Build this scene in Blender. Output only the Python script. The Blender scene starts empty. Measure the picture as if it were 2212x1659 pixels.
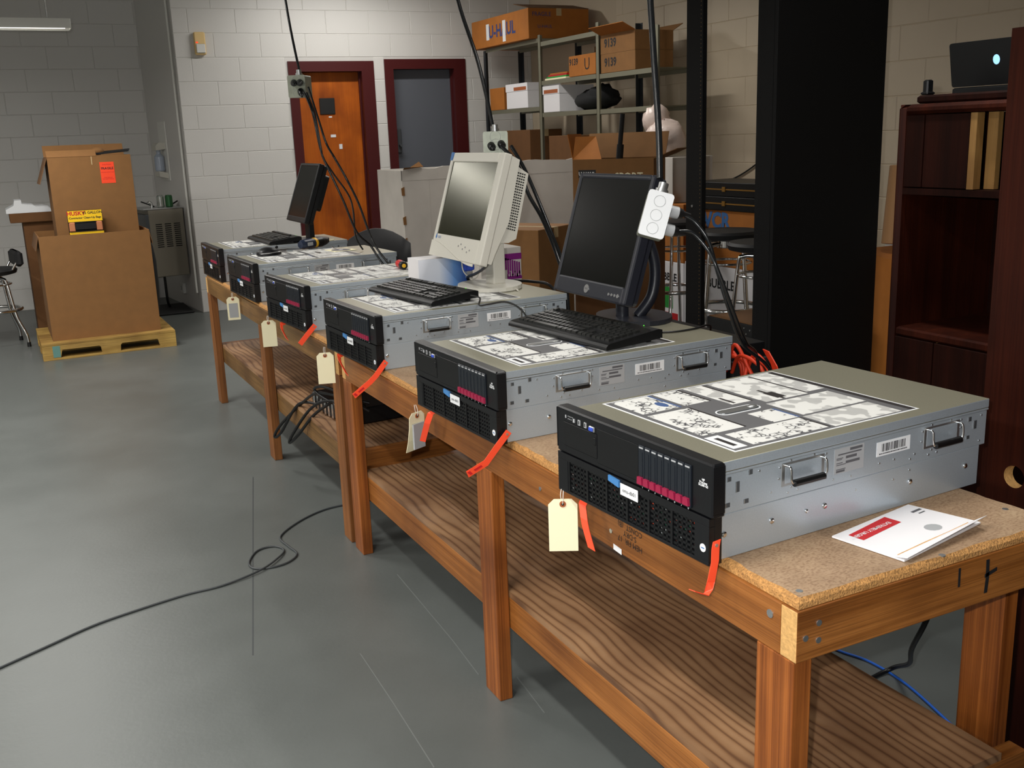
import bpy, math, random
from mathutils import Matrix, Vector
random.seed(4)
SC = bpy.context.scene
COL = SC.collection
R = math.radians
ZT = .761          # bench top height
ZL = ZT + .176     # server lid height

# ------------------------------------------------------------------ camera
cam_d = bpy.data.cameras.new('camera'); cam = bpy.data.objects.new('camera', cam_d); COL.objects.link(cam)
YAW, PITCH, ROLL, FPX = .4576, -.2411, -.0373, 2190.24
CAM = Vector((-1.0269, -1.1077, 1.4842))
_f = Vector((math.sin(YAW)*math.cos(PITCH), math.cos(YAW)*math.cos(PITCH), math.sin(PITCH)))
_r = Vector((math.cos(YAW), -math.sin(YAW), 0)); _u = _r.cross(_f)
_r2 = _r*math.cos(ROLL) + _u*math.sin(ROLL); _u2 = _u*math.cos(ROLL) - _r*math.sin(ROLL)
cam.matrix_world = Matrix(((_r2.x, _u2.x, -_f.x, CAM.x), (_r2.y, _u2.y, -_f.y, CAM.y), (_r2.z, _u2.z, -_f.z, CAM.z), (0, 0, 0, 1)))
cam_d.sensor_width = 36; cam_d.lens = 36*FPX/2212; cam_d.clip_start = .05; cam_d.clip_end = 100
SC.camera = cam
# ------------------------------------------------------------------ world, flash, exposure
wd = bpy.data.worlds.new('world'); SC.world = wd; wd.use_nodes = True
wd.node_tree.nodes['Background'].inputs[0].default_value = (.5, .53, .55, 1)
wd.node_tree.nodes['Background'].inputs[1].default_value = .02
FLASH_W, LAMP_W, EXPOSURE = 105., 24., 0.
fl = bpy.data.lights.new('camera_flash', 'SPOT'); fl.energy = FLASH_W; fl.spot_size = R(78); fl.spot_blend = .5; fl.shadow_soft_size = .012
flo = bpy.data.objects.new('camera_flash', fl); COL.objects.link(flo)
flo.matrix_world = cam.matrix_world.copy(); flo.location = CAM + _u2*.05 - _r2*.045 + _f*.02
vs = SC.view_settings
SC.display_settings.display_device = 'sRGB'
vs.view_transform = 'Standard'; vs.look = 'None'; vs.gamma = 1; vs.exposure = EXPOSURE; vs.use_curve_mapping = False

# ------------------------------------------------------------------ materials
MATS = {}
def _new(name):
    m = bpy.data.materials.new(name); m.use_nodes = True; MATS[name] = m
    nt = m.node_tree; return m, nt, nt.nodes['Principled BSDF']
def srgb(c):
    return tuple((v/255/12.92 if v/255 <= .04045 else ((v/255+.055)/1.055)**2.4) for v in c) + (1,)
def mat(name, rgb, rough=.5, metal=0., emit=0., spec=.5, var=0., vscale=30., bump=0., bscale=200., alpha=1., coat=0.):
    m, nt, b = _new(name); c = srgb(rgb)
    b.inputs['Base Color'].default_value = c; b.inputs['Roughness'].default_value = rough
    b.inputs['Metallic'].default_value = metal; b.inputs['Specular IOR Level'].default_value = spec
    if coat: b.inputs['Coat Weight'].default_value = coat; b.inputs['Coat Roughness'].default_value = .1
    if emit: b.inputs['Emission Color'].default_value = c; b.inputs['Emission Strength'].default_value = emit
    if var or bump: tc = nt.nodes.new('ShaderNodeTexCoord')
    if var:
        n = nt.nodes.new('ShaderNodeTexNoise'); n.inputs['Scale'].default_value = vscale; n.inputs['Detail'].default_value = 5
        nt.links.new(tc.outputs['Object'], n.inputs['Vector'])
        r = nt.nodes.new('ShaderNodeValToRGB')
        r.color_ramp.elements[0].position = .3; r.color_ramp.elements[1].position = .7
        r.color_ramp.elements[0].color = tuple(v*(1-var) for v in c[:3])+(1,)
        r.color_ramp.elements[1].color = tuple(min(1, v*(1+var)) for v in c[:3])+(1,)
        nt.links.new(n.outputs['Fac'], r.inputs[0]); nt.links.new(r.outputs[0], b.inputs['Base Color'])
    if bump:
        n2 = nt.nodes.new('ShaderNodeTexNoise'); n2.inputs['Scale'].default_value = bscale; n2.inputs['Detail'].default_value = 3
        nt.links.new(tc.outputs['Object'], n2.inputs['Vector'])
        bp = nt.nodes.new('ShaderNodeBump'); bp.inputs['Strength'].default_value = bump; bp.inputs['Distance'].default_value = .004
        nt.links.new(n2.outputs['Fac'], bp.inputs['Height']); nt.links.new(bp.outputs[0], b.inputs['Normal'])
    return m
def ramp(nt, stops):
    r = nt.nodes.new('ShaderNodeValToRGB'); e = r.color_ramp.elements
    while len(e) < len(stops): e.new(.5)
    for el, (p, c) in zip(e, stops): el.position = p; el.color = srgb(c)
    return r
def stretched(nt, scale, loc=(0, 0, 0)):
    tc = nt.nodes.new('ShaderNodeTexCoord'); mp = nt.nodes.new('ShaderNodeMapping')
    mp.inputs['Scale'].default_value = scale; mp.inputs['Location'].default_value = loc
    nt.links.new(tc.outputs['Object'], mp.inputs[0]); return mp
def mixc(nt, a, b, fac, mode='MULTIPLY'):
    mx = nt.nodes.new('ShaderNodeMix'); mx.data_type = 'RGBA'; mx.blend_type = mode
    if isinstance(fac, float): mx.inputs[0].default_value = fac
    else: nt.links.new(fac, mx.inputs[0])
    nt.links.new(a, mx.inputs[6])
    if isinstance(b, tuple): mx.inputs[7].default_value = b
    else: nt.links.new(b, mx.inputs[7])
    return mx.outputs[2]
def wood(name, axis, dark, light, along=1.6, across=22., rough=.5, fine=.35, seed=0., spec=.4):
    """sawn timber, grain along the axis"""
    m, nt, b = _new(name)
    s = [across]*3; s['xyz'.index(axis)] = along
    mp = stretched(nt, s, (seed, seed*1.7, seed*.6))
    n = nt.nodes.new('ShaderNodeTexNoise'); n.inputs['Scale'].default_value = 1; n.inputs['Detail'].default_value = 4; n.inputs['Distortion'].default_value = .6
    nt.links.new(mp.outputs[0], n.inputs['Vector'])
    mid = tuple((a+c)//2 for a, c in zip(dark, light))
    r = ramp(nt, [(.28, dark), (.5, mid), (.72, light)])
    nt.links.new(n.outputs['Fac'], r.inputs[0])
    s2 = [across*9]*3; s2['xyz'.index(axis)] = along*3
    mp2 = stretched(nt, s2)
    n2 = nt.nodes.new('ShaderNodeTexNoise'); n2.inputs['Scale'].default_value = 1; n2.inputs['Detail'].default_value = 2
    nt.links.new(mp2.outputs[0], n2.inputs['Vector'])
    r2 = ramp(nt, [(.35, (120, 105, 95)), (.6, (255, 255, 255))]); nt.links.new(n2.outputs['Fac'], r2.inputs[0])
    out = mixc(nt, r.outputs[0], r2.outputs[0], fine)
    # large stains and wear
    mp3 = stretched(nt, (3, 3, 3), (seed*3, 0, 0)); n3 = nt.nodes.new('ShaderNodeTexNoise'); n3.inputs['Scale'].default_value = 1; n3.inputs['Detail'].default_value = 6
    nt.links.new(mp3.outputs[0], n3.inputs['Vector'])
    r3 = ramp(nt, [(.3, (175, 160, 150)), (.6, (255, 255, 255))]); nt.links.new(n3.outputs['Fac'], r3.inputs[0])
    out = mixc(nt, out, r3.outputs[0], .8)
    nt.links.new(out, b.inputs['Base Color']); b.inputs['Roughness'].default_value = rough; b.inputs['Specular IOR Level'].default_value = spec
    bp = nt.nodes.new('ShaderNodeBump'); bp.inputs['Strength'].default_value = .15; bp.inputs['Distance'].default_value = .002
    nt.links.new(n2.outputs['Fac'], bp.inputs['Height']); nt.links.new(bp.outputs[0], b.inputs['Normal'])
    return m
FIRD, FIRL = (130, 76, 28), (174, 112, 54)
wood('fir_x', 'x', FIRD, FIRL, 1.6, 44, .45, .4, 1.); wood('fir_y', 'y', FIRD, FIRL, 1., 40, .45, .3, 2.); wood('fir_z', 'z', (122, 64, 22), (182, 108, 48), .9, 60, .42, .4, 3.)
wood('fir_dull_y', 'y', (104, 76, 40), (142, 106, 60), 1.1, 22, .5, .35, 5.); wood('fir_dull_z', 'z', (116, 70, 30), (156, 100, 52), .9, 40, .5, .35, 6.)
mat('end_grain', (205, 160, 98), .75, var=.18, vscale=120, bump=.3)
wood('pine', 'z', (150, 112, 60), (176, 138, 82), 1.5, 18, .5, .2, 4.)
wood('pallet_wood', 'x', (172, 136, 66), (206, 172, 96), 1.4, 16, .7, .3, 7.)
wood('veneer', 'z', (172, 84, 14), (200, 104, 22), 1., 10, .4, .15, 8.)
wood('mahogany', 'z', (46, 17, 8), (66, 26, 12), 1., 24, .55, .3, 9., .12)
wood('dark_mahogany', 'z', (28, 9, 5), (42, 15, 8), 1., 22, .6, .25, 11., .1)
def plywood():
    m, nt, b = _new('plywood_shelf')
    mp = stretched(nt, (1, .22, 1), (.35, .2, 0))
    w = nt.nodes.new('ShaderNodeTexWave'); w.wave_type = 'BANDS'; w.bands_direction = 'X'; w.wave_profile = 'SIN'
    w.inputs['Scale'].default_value = 13.; w.inputs['Distortion'].default_value = 11.; w.inputs['Detail'].default_value = 1.6; w.inputs['Detail Scale'].default_value = .7
    nt.links.new(mp.outputs[0], w.inputs['Vector'])
    r = ramp(nt, [(.0, (158, 122, 88)), (.6, (151, 114, 80)), (.85, (139, 102, 70)), (.96, (120, 86, 58)), (1, (110, 77, 52))])
    nt.links.new(w.outputs['Fac'], r.inputs[0])
    mp2 = stretched(nt, (4, 4, 4)); n = nt.nodes.new('ShaderNodeTexNoise'); n.inputs['Scale'].default_value = 1; n.inputs['Detail'].default_value = 8
    nt.links.new(mp2.outputs[0], n.inputs['Vector'])
    r2 = ramp(nt, [(.35, (190, 180, 175)), (.65, (255, 255, 255))]); nt.links.new(n.outputs['Fac'], r2.inputs[0])
    o = mixc(nt, r.outputs[0], r2.outputs[0], .9)
    mp3 = stretched(nt, (7, 2.5, 7)); n3 = nt.nodes.new('ShaderNodeTexNoise'); n3.inputs['Scale'].default_value = 1; n3.inputs['Detail'].default_value = 9; n3.inputs['Roughness'].default_value = .7
    nt.links.new(mp3.outputs[0], n3.inputs['Vector'])
    r3 = ramp(nt, [(.55, (0, 0, 0)), (.75, (110, 110, 110))]); nt.links.new(n3.outputs['Fac'], r3.inputs[0])
    o = mixc(nt, o, srgb((170, 152, 138)), r3.outputs[0], 'MIX')
    nt.links.new(o, b.inputs['Base Color']); b.inputs['Roughness'].default_value = .55
plywood()
def particle():
    m, nt, b = _new('particle_top')
    mp = stretched(nt, (5, 5, 5)); n = nt.nodes.new('ShaderNodeTexNoise'); n.inputs['Scale'].default_value = 1; n.inputs['Detail'].default_value = 8; n.inputs['Roughness'].default_value = .65
    nt.links.new(mp.outputs[0], n.inputs['Vector'])
    r = ramp(nt, [(.3, (142, 116, 88)), (.5, (160, 132, 102)), (.7, (180, 154, 122))]); nt.links.new(n.outputs['Fac'], r.inputs[0])
    mp2 = stretched(nt, (160, 260, 160)); v = nt.nodes.new('ShaderNodeTexNoise'); v.inputs['Scale'].default_value = 1; v.inputs['Detail'].default_value = 4
    nt.links.new(mp2.outputs[0], v.inputs['Vector'])
    r2 = ramp(nt, [(.36, (185, 165, 150)), (.55, (255, 255, 255))]); nt.links.new(v.outputs['Fac'], r2.inputs[0])
    o = mixc(nt, r.outputs[0], r2.outputs[0], .6)
    mp3 = stretched(nt, (6, 6, 6), (3, 1, 0)); n3 = nt.nodes.new('ShaderNodeTexNoise'); n3.inputs['Scale'].default_value = 1; n3.inputs['Detail'].default_value = 6
    nt.links.new(mp3.outputs[0], n3.inputs['Vector'])
    r3 = ramp(nt, [(.52, (0, 0, 0)), (.75, (120, 120, 120))]); nt.links.new(n3.outputs['Fac'], r3.inputs[0])
    o = mixc(nt, o, srgb((106, 82, 64)), r3.outputs[0], 'MIX')
    nt.links.new(o, b.inputs['Base Color']); b.inputs['Roughness'].default_value = .6
particle()
mat('particle_edge', (176, 128, 72), .9, var=.35, vscale=220, bump=.9, bscale=260)
def floor_mat():
    m, nt, b = _new('painted_concrete')
    mp = stretched(nt, (1.1, 1.1, 1)); n = nt.nodes.new('ShaderNodeTexNoise'); n.inputs['Scale'].default_value = 1; n.inputs['Detail'].default_value = 9; n.inputs['Roughness'].default_value = .6
    nt.links.new(mp.outputs[0], n.inputs['Vector'])
    r = ramp(nt, [(.3, (84, 88, 86)), (.5, (91, 95, 93)), (.7, (99, 103, 101))]); nt.links.new(n.outputs['Fac'], r.inputs[0])
    mp3 = stretched(nt, (1.4, 9, 1), (2, 1, 0)); mp3.inputs['Rotation'].default_value = (0, 0, .9)
    n3 = nt.nodes.new('ShaderNodeTexNoise'); n3.inputs['Scale'].default_value = 1; n3.inputs['Detail'].default_value = 10; n3.inputs['Roughness'].default_value = .75
    nt.links.new(mp3.outputs[0], n3.inputs['Vector'])
    r3 = ramp(nt, [(.6, (0, 0, 0)), (.8, (90, 90, 90))]); nt.links.new(n3.outputs['Fac'], r3.inputs[0])
    o = mixc(nt, r.outputs[0], srgb((116, 119, 117)), r3.outputs[0], 'MIX')
    nt.links.new(o, b.inputs['Base Color'])
    rr = nt.nodes.new('ShaderNodeMapRange'); rr.inputs[3].default_value = .28; rr.inputs[4].default_value = .46
    nt.links.new(n.outputs['Fac'], rr.inputs[0]); nt.links.new(rr.outputs[0], b.inputs['Roughness'])
    mp4 = stretched(nt, (60, 60, 60)); n4 = nt.nodes.new('ShaderNodeTexNoise'); n4.inputs['Scale'].default_value = 1; n4.inputs['Detail'].default_value = 3
    nt.links.new(mp4.outputs[0], n4.inputs['Vector'])
    bp = nt.nodes.new('ShaderNodeBump'); bp.inputs['Strength'].default_value = .12; bp.inputs['Distance'].default_value = .003
    nt.links.new(n4.outputs['Fac'], bp.inputs['Height']); nt.links.new(bp.outputs[0], b.inputs['Normal'])
floor_mat()
def print_mat(name, kind, paper=(226, 226, 222), ink=(70, 70, 74)):
    """printed panels of an instruction sheet: exploded drawings or lines of type"""
    m, nt, b = _new(name)
    if kind == 'sketch':
        mp = stretched(nt, (75, 75, 75)); v = nt.nodes.new('ShaderNodeTexVoronoi'); v.feature = 'DISTANCE_TO_EDGE'; v.inputs['Scale'].default_value = 1
        nt.links.new(mp.outputs[0], v.inputs['Vector'])
        r = ramp(nt, [(.03, (0, 0, 0)), (.14, (255, 255, 255))]); nt.links.new(v.outputs['Distance'], r.inputs[0])
        mp2 = stretched(nt, (32, 32, 32)); n = nt.nodes.new('ShaderNodeTexNoise'); n.inputs['Scale'].default_value = 1; n.inputs['Detail'].default_value = 1
        nt.links.new(mp2.outputs[0], n.inputs['Vector']); r2 = ramp(nt, [(.53, (255, 255, 255)), (.58, (0, 0, 0))]); nt.links.new(n.outputs['Fac'], r2.inputs[0])
        mx = mixc(nt, r.outputs[0], r2.outputs[0], 1., 'LIGHTEN')
        mp4 = stretched(nt, (70, 95, 70)); n4 = nt.nodes.new('ShaderNodeTexNoise'); n4.inputs['Scale'].default_value = 1; n4.inputs['Detail'].default_value = 2
        nt.links.new(mp4.outputs[0], n4.inputs['Vector']); r4 = ramp(nt, [(.66, (255, 255, 255)), (.70, (40, 40, 40))]); nt.links.new(n4.outputs['Fac'], r4.inputs[0])
        mx = mixc(nt, mx, r4.outputs[0], 1., 'MULTIPLY')
    else:
        mp = stretched(nt, (170, 1, 1)); w = nt.nodes.new('ShaderNodeTexWave'); w.bands_direction = 'X'; w.inputs['Scale'].default_value = 1.; w.inputs['Distortion'].default_value = 0
        nt.links.new(mp.outputs[0], w.inputs['Vector']); r = ramp(nt, [(.4, (120, 120, 120)), (.6, (255, 255, 255))]); nt.links.new(w.outputs['Fac'], r.inputs[0])
        mp2 = stretched(nt, (30, 26, 22), (1, 3, 0)); n = nt.nodes.new('ShaderNodeTexNoise'); n.inputs['Scale'].default_value = 1; n.inputs['Detail'].default_value = 1
        nt.links.new(mp2.outputs[0], n.inputs['Vector']); r2 = ramp(nt, [(.5, (255, 255, 255)), (.54, (0, 0, 0))]); nt.links.new(n.outputs['Fac'], r2.inputs[0])
        mx = mixc(nt, r.outputs[0], r2.outputs[0], 1., 'LIGHTEN')
    mm = nt.nodes.new('ShaderNodeMix'); mm.data_type = 'RGBA'; mm.inputs[6].default_value = srgb(ink); mm.inputs[7].default_value = srgb(paper)
    bw = nt.nodes.new('ShaderNodeRGBToBW'); nt.links.new(mx, bw.inputs[0]); nt.links.new(bw.outputs[0], mm.inputs[0])
    nt.links.new(mm.outputs[2], b.inputs['Base Color']); b.inputs['Roughness'].default_value = .45
print_mat('sketch_print', 'sketch'); print_mat('type_print', 'type')
def circuit():
    m, nt, b = _new('circuit_specks')
    mp = stretched(nt, (160, 160, 160)); v = nt.nodes.new('ShaderNodeTexVoronoi'); v.inputs['Scale'].default_value = 1
    nt.links.new(mp.outputs[0], v.inputs['Vector'])
    sp = nt.nodes.new('ShaderNodeSeparateColor'); nt.links.new(v.outputs['Color'], sp.inputs[0])
    r = ramp(nt, [(.0, (10, 12, 14)), (.35, (60, 66, 66)), (.45, (14, 22, 20)), (.55, (44, 110, 80)), (.66, (14, 16, 18)), (.76, (214, 76, 46)), (.86, (30, 34, 34)), (.9, (225, 230, 228))])
    r.color_ramp.interpolation = 'CONSTANT'; nt.links.new(sp.outputs[0], r.inputs[0]); nt.links.new(r.outputs[0], b.inputs['Base Color']); b.inputs['Roughness'].default_value = .5
circuit()
mat('teal_paint', (96, 140, 132), .7); mat('floor_scuff', (107, 111, 109), .5); mat('wall_paint', (214, 212, 208), .42, bump=.10, bscale=90); mat('wall_paint_cream', (206, 190, 166), .5, bump=.10, bscale=90)
mat('mortar', (204, 202, 198), .6); mat('mortar_cream', (198, 182, 158), .6); mat('ceiling_paint', (176, 176, 172), .8)
mat('steel_lid', (160, 157, 138), .36, .6, var=.05, vscale=300); mat('steel_side', (186, 197, 206), .36, .5, var=.05, vscale=400)
mat('chrome', (225, 225, 225), .12, 1.); mat('zinc', (190, 192, 192), .3, .9); mat('steel_dark', (88, 92, 96), .45, .5)
mat('bezel_black', (13, 14, 17), .36, spec=.4); mat('black_plastic', (12, 13, 15), .42, spec=.4); mat('black_matte', (12, 12, 13), .75); mat('soft_black', (24, 24, 26), .6)
mat('key_black', (26, 27, 26), .35); mat('drive_black', (24, 29, 36), .3); mat('hole_black', (6, 6, 7), .9)
mat('maroon_latch', (146, 26, 62), .4); mat('label_white', (232, 234, 236), .4); mat('label_grey', (168, 170, 172), .5); mat('ink', (24, 24, 26), .6); mat('ink_grey', (90, 90, 94), .6)
mat('sheet_grey', (96, 96, 98), .45); mat('sheet_black', (38, 34, 34), .45); mat('sheet_blue', (66, 92, 140), .45); mat('tab_blue', (70, 130, 190), .4)
mat('vga_blue', (50, 80, 190), .4); mat('strap_orange', (255, 82, 48), .45); mat('manila', (252, 244, 206), .7); mat('manila_ring', (168, 92, 50), .7); mat('string_white', (225, 222, 214), .8)
mat('rubber_black', (14, 14, 15), .4); mat('rubber_sheen', (22, 24, 26), .22)
mat('cream_plastic', (206, 203, 192), .45); mat('screen_dark', (24, 25, 8), .2, spec=.4); mat('screen_black', (6, 7, 5), .25, spec=.22); mat('dark_navy_plastic', (32, 34, 42), .36)
mat('silver', (200, 200, 200), .25, .8); mat('led_green', (90, 255, 60), .4, emit=1.2); mat('led_amber', (255, 170, 40), .4, emit=2.5); mat('led_red', (255, 60, 30), .4, emit=1.2)
mat('cardboard', (132, 92, 50), .85, var=.06, vscale=14); mat('cardboard_dark', (104, 68, 34), .85, var=.08, vscale=14); mat('cardboard_orange', (172, 104, 36), .8, var=.07, vscale=10); mat('cardboard_inner', (110, 76, 44), .9)
mat('white_carton', (206, 200, 192), .75, var=.07, vscale=5); mat('white_paper', (236, 234, 236), .6); mat('foam_white', (226, 228, 230), .7)
mat('fragile_orange', (255, 74, 34), .5); mat('husky_yellow', (248, 200, 20), .4); mat('red_print', (196, 26, 34), .5); mat('green_print', (40, 150, 60), .5); mat('purple_print', (128, 30, 120), .5); mat('blue_print', (60, 110, 170), .6); mat('navy_print', (40, 60, 120), .6)
mat('skin_print', (190, 120, 80), .6)
mat('door_frame_red', (72, 16, 18), .4); mat('door_grey', (92, 96, 104), .5); mat('sign_black', (16, 16, 16), .6)
mat('beige_plastic', (232, 200, 140), .5); mat('lens_white', (225, 225, 220), .4)
mat('galvanised', (150, 154, 140), .42, .45, var=.12, vscale=40); mat('cast_white', (236, 238, 240), .35, .1)
mat('plug_grey', (170, 172, 174), .45); mat('shelf_steel', (128, 126, 108), .5, .4); mat('shelf_steel_dark', (52, 56, 60), .5, .4)
mat('plastic_wrap', (226, 206, 196), .3, bump=.6, bscale=40); mat('cooler_grey', (140, 134, 120), .45, .3); mat('tape_clear', (196, 172, 130), .2); mat('cloth_black', (20, 21, 22), .9)
mat('red_plastic', (200, 24, 24), .4); mat('yellow_plastic', (236, 180, 30), .4); mat('tool_navy', (30, 40, 62), .4); mat('cable_orange', (206, 56, 22), .55); mat('cable_blue', (40, 100, 200), .45); mat('cable_grey', (60, 64, 66), .5); mat('cable_white', (214, 210, 200), .5); mat('cable_yellow', (228, 200, 90), .5)
mat('tube_card', (158, 116, 74), .7); mat('glow_white', (150, 205, 250), .4, emit=1.); mat('lamp_tube', (255, 250, 240), .4, emit=2.); mat('lamp_housing', (226, 226, 220), .4)
mat('gold_trim', (150, 108, 40), .5, .3); mat('hole_brass', (92, 70, 30), .6); mat('rack_black', (7, 7, 8), .6, spec=.25); mat('bottle_clear', (170, 180, 196), .2); mat('can_silver', (190, 196, 190), .25, .8); mat('can_green', (60, 110, 70), .35, .5)

# ------------------------------------------------------------------ mesh builder
class MB:
    def __init__(s): s.v = []; s.f = []; s.m = []; s.s = []; s.M = Matrix()
    def add(s, verts, faces, mi=0, smooth=False):
        o = len(s.v); s.v += [tuple(s.M @ Vector(p)) for p in verts]
        for f in faces: s.f.append([i+o for i in f]); s.m.append(mi); s.s.append(smooth)
        return s
    def box(s, x0, x1, y0, y1, z0, z1, mi=0):
        v = [(x0,y0,z0),(x1,y0,z0),(x1,y1,z0),(x0,y1,z0),(x0,y0,z1),(x1,y0,z1),(x1,y1,z1),(x0,y1,z1)]
        return s.add(v, [(0,3,2,1),(4,5,6,7),(0,1,5,4),(1,2,6,5),(2,3,7,6),(3,0,4,7)], mi)
    def cham(s, x0, x1, y0, y1, z0, z1, c, mi=0):
        """box with all its edges chamfered by c"""
        c = min(c, (x1-x0)*.45, (y1-y0)*.45, (z1-z0)*.45)
        rings = []
        for z, i in ((z0, c), (z0+c, 0), (z1-c, 0), (z1, c)):
            a0, a1, b0, b1 = x0+i, x1-i, y0+i, y1-i
            rings.append([(a0+c,b0,z),(a1-c,b0,z),(a1,b0+c,z),(a1,b1-c,z),(a1-c,b1,z),(a0+c,b1,z),(a0,b1-c,z),(a0,b0+c,z)])
        v = sum(rings, []); f = [tuple(range(7, -1, -1)), tuple(range(24, 32))]
        for k in range(3):
            for i in range(8): j = (i+1) % 8; f.append((k*8+i, k*8+j, k*8+8+j, k*8+8+i))
        return s.add(v, f, mi)
    def prism(s, poly, axis, a, b, mi=0, smooth=False):
        """poly in the two other axes (cyclic order after axis), extruded from a to b"""
        n = len(poly); ax = 'xyz'.index(axis)
        def P(q, t):
            p = [0, 0, 0]; p[ax] = t; p[(ax+1) % 3] = q[0]; p[(ax+2) % 3] = q[1]; return tuple(p)
        v = [P(q, a) for q in poly] + [P(q, b) for q in poly]
        s.add(v, [tuple(range(n-1, -1, -1)), tuple(range(n, 2*n))], mi)
        s.add(v, [(i, (i+1) % n, n+(i+1) % n, n+i) for i in range(n)], mi, smooth); return s
    def cyl(s, p0, p1, r, n=12, r2=None, mi=0, cap=True):
        p0, p1 = Vector(p0), Vector(p1); d = (p1-p0).normalized(); r2 = r if r2 is None else r2
        a = d.orthogonal().normalized(); b = d.cross(a)
        c = [(math.cos(2*math.pi*i/n), math.sin(2*math.pi*i/n)) for i in range(n)]
        v = [p0+(a*x+b*y)*r for x, y in c] + [p1+(a*x+b*y)*r2 for x, y in c]
        s.add(v, [(i, (i+1) % n, n+(i+1) % n, n+i) for i in range(n)], mi, True)
        if cap: s.add(v, [tuple(range(n-1, -1, -1)), tuple(range(n, 2*n))], mi)
        return s
    def tube(s, pts, r, n=8, mi=0, closed=False, sub=6):
        P = [Vector(p) for p in pts]
        if sub > 1 and len(P) > 2:
            Q = []; N = len(P); rng = range(N if closed else N-1)
            for i in rng:
                g = lambda k: P[k % N] if closed else P[min(max(k, 0), N-1)]
                a, b, c, d = g(i-1), g(i), g(i+1), g(i+2)
                for k in range(sub):
                    t = k/sub; Q.append(.5*((2*b)+(c-a)*t+(2*a-5*b+4*c-d)*t*t+(3*b-a-3*c+d)*t**3))
            if not closed: Q.append(P[-1])
            P = Q
        N = len(P); rings = []; a = None
        for i, p in enumerate(P):
            t = (P[(i+1) % N]-P[i-1]) if closed else (P[min(i+1, N-1)]-P[max(i-1, 0)])
            t = t.normalized() if t.length > 1e-9 else Vector((0, 0, 1))
            if a is None: a = t.orthogonal().normalized()
            a = (a - t*a.dot(t)); a = a.normalized() if a.length > 1e-6 else t.orthogonal().normalized(); b = t.cross(a)
            rings.append([p+(a*math.cos(2*math.pi*k/n)+b*math.sin(2*math.pi*k/n))*r for k in range(n)])
        v = sum(rings, []); f = []
        for i in range(N if closed else N-1):
            j = (i+1) % N
            for k in range(n): k2 = (k+1) % n; f.append((i*n+k, i*n+k2, j*n+k2, j*n+k))
        s.add(v, f, mi, True)
        if not closed: s.add(rings[0]+rings[-1], [tuple(range(n-1, -1, -1)), tuple(range(n, 2*n))], mi)
        return s
    def lathe(s, prof, c=(0, 0, 0), n=20, mi=0):
        c = Vector(c)
        for i in range(len(prof)-1):
            (r0, z0), (r1, z1) = prof[i], prof[i+1]; v = []
            for r, z in ((r0, z0), (r1, z1)): v += [c+Vector((r*math.cos(2*math.pi*k/n), r*math.sin(2*math.pi*k/n), z)) for k in range(n)]
            s.add(v, [(k, (k+1) % n, n+(k+1) % n, n+k) for k in range(n)], mi, True)
        return s
    def blob(s, c, rx, ry, rz, n=12, m=8, mi=0, jit=0., seed=1):
        rnd = random.Random(seed); v = []
        for i in range(m+1):
            th = math.pi*i/m
            for k in range(n):
                ph = 2*math.pi*k/n; j = 1+rnd.uniform(-jit, jit)
                v.append((c[0]+rx*j*math.sin(th)*math.cos(ph), c[1]+ry*j*math.sin(th)*math.sin(ph), c[2]+rz*j*math.cos(th)))
        return s.add(v, [(i*n+k, (i+1)*n+k, (i+1)*n+(k+1) % n, i*n+(k+1) % n) for i in range(m) for k in range(n)], mi, True)
    def ribbon(s, pts, wdir, w, th=.0012, mi=0):
        P = [Vector(p) for p in pts]; W = [Vector(x) for x in wdir] if isinstance(wdir, list) else [Vector(wdir)]*len(P)
        W = [x.normalized()*w/2 for x in W]; v = []
        for i, p in enumerate(P):
            t = (P[min(i+1, len(P)-1)]-P[max(i-1, 0)]).normalized(); nn = t.cross(W[i]).normalized()*th/2
            v += [p-W[i]-nn, p+W[i]-nn, p+W[i]+nn, p-W[i]+nn]
        f = [(0,3,2,1)]; L = len(P)
        for i in range(L-1):
            for k in range(4): k2 = (k+1) % 4; f.append((i*4+k, i*4+k2, i*4+4+k2, i*4+4+k))
        f.append(tuple((L-1)*4+k for k in range(4))); return s.add(v, f, mi)
    def mesh(s, name, mats):
        me = bpy.data.meshes.new(name); me.from_pydata(s.v, [], s.f)
        for m in (mats if isinstance(mats, (list, tuple)) else [mats]): me.materials.append(MATS[m])
        me.polygons.foreach_set('material_index', s.m); me.polygons.foreach_set('use_smooth', s.s); me.update(); return me
    def build(s, name, mats, parent=None, bevel=0., stuff=False, label=None):
        o = bpy.data.objects.new(name, s.mesh(name, mats)); COL.objects.link(o)
        if parent: o.parent = parent
        if bevel:
            b = o.modifiers.new('bevel', 'BEVEL'); b.width = bevel; b.segments = 2; b.limit_method = 'ANGLE'; b.harden_normals = False
        if stuff: o['kind'] = 'stuff'
        if label: o['label'] = label
        return o
def link_mesh(name, me, parent, loc=None, M=None):
    o = bpy.data.objects.new(name, me); COL.objects.link(o); o.parent = parent
    if M is not None: o.matrix_local = M
    elif loc is not None: o.location = loc
    return o
def tag(o, label, cat, group=None):
    o['label'] = label; o['category'] = cat
    if group: o['group'] = group
    return o
def thing(name, label, cat, loc=(0, 0, 0), rz=0., group=None):
    o = bpy.data.objects.new(name, None); COL.objects.link(o); o.empty_display_size = .05
    o.location = loc; o.rotation_euler = (0, 0, rz); return tag(o, label, cat, group)
def struct(o): o['kind'] = 'structure'; return o
def empty_struct(name, loc=(0, 0, 0)):
    o = bpy.data.objects.new(name, None); COL.objects.link(o); o.location = loc; o.empty_display_size = .05; return struct(o)
def copy_tree(o, parent=None):
    c = o.copy(); COL.objects.link(c)
    if parent: c.parent = parent
    for ch in list(o.children): copy_tree(ch, c)
    return c
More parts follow.
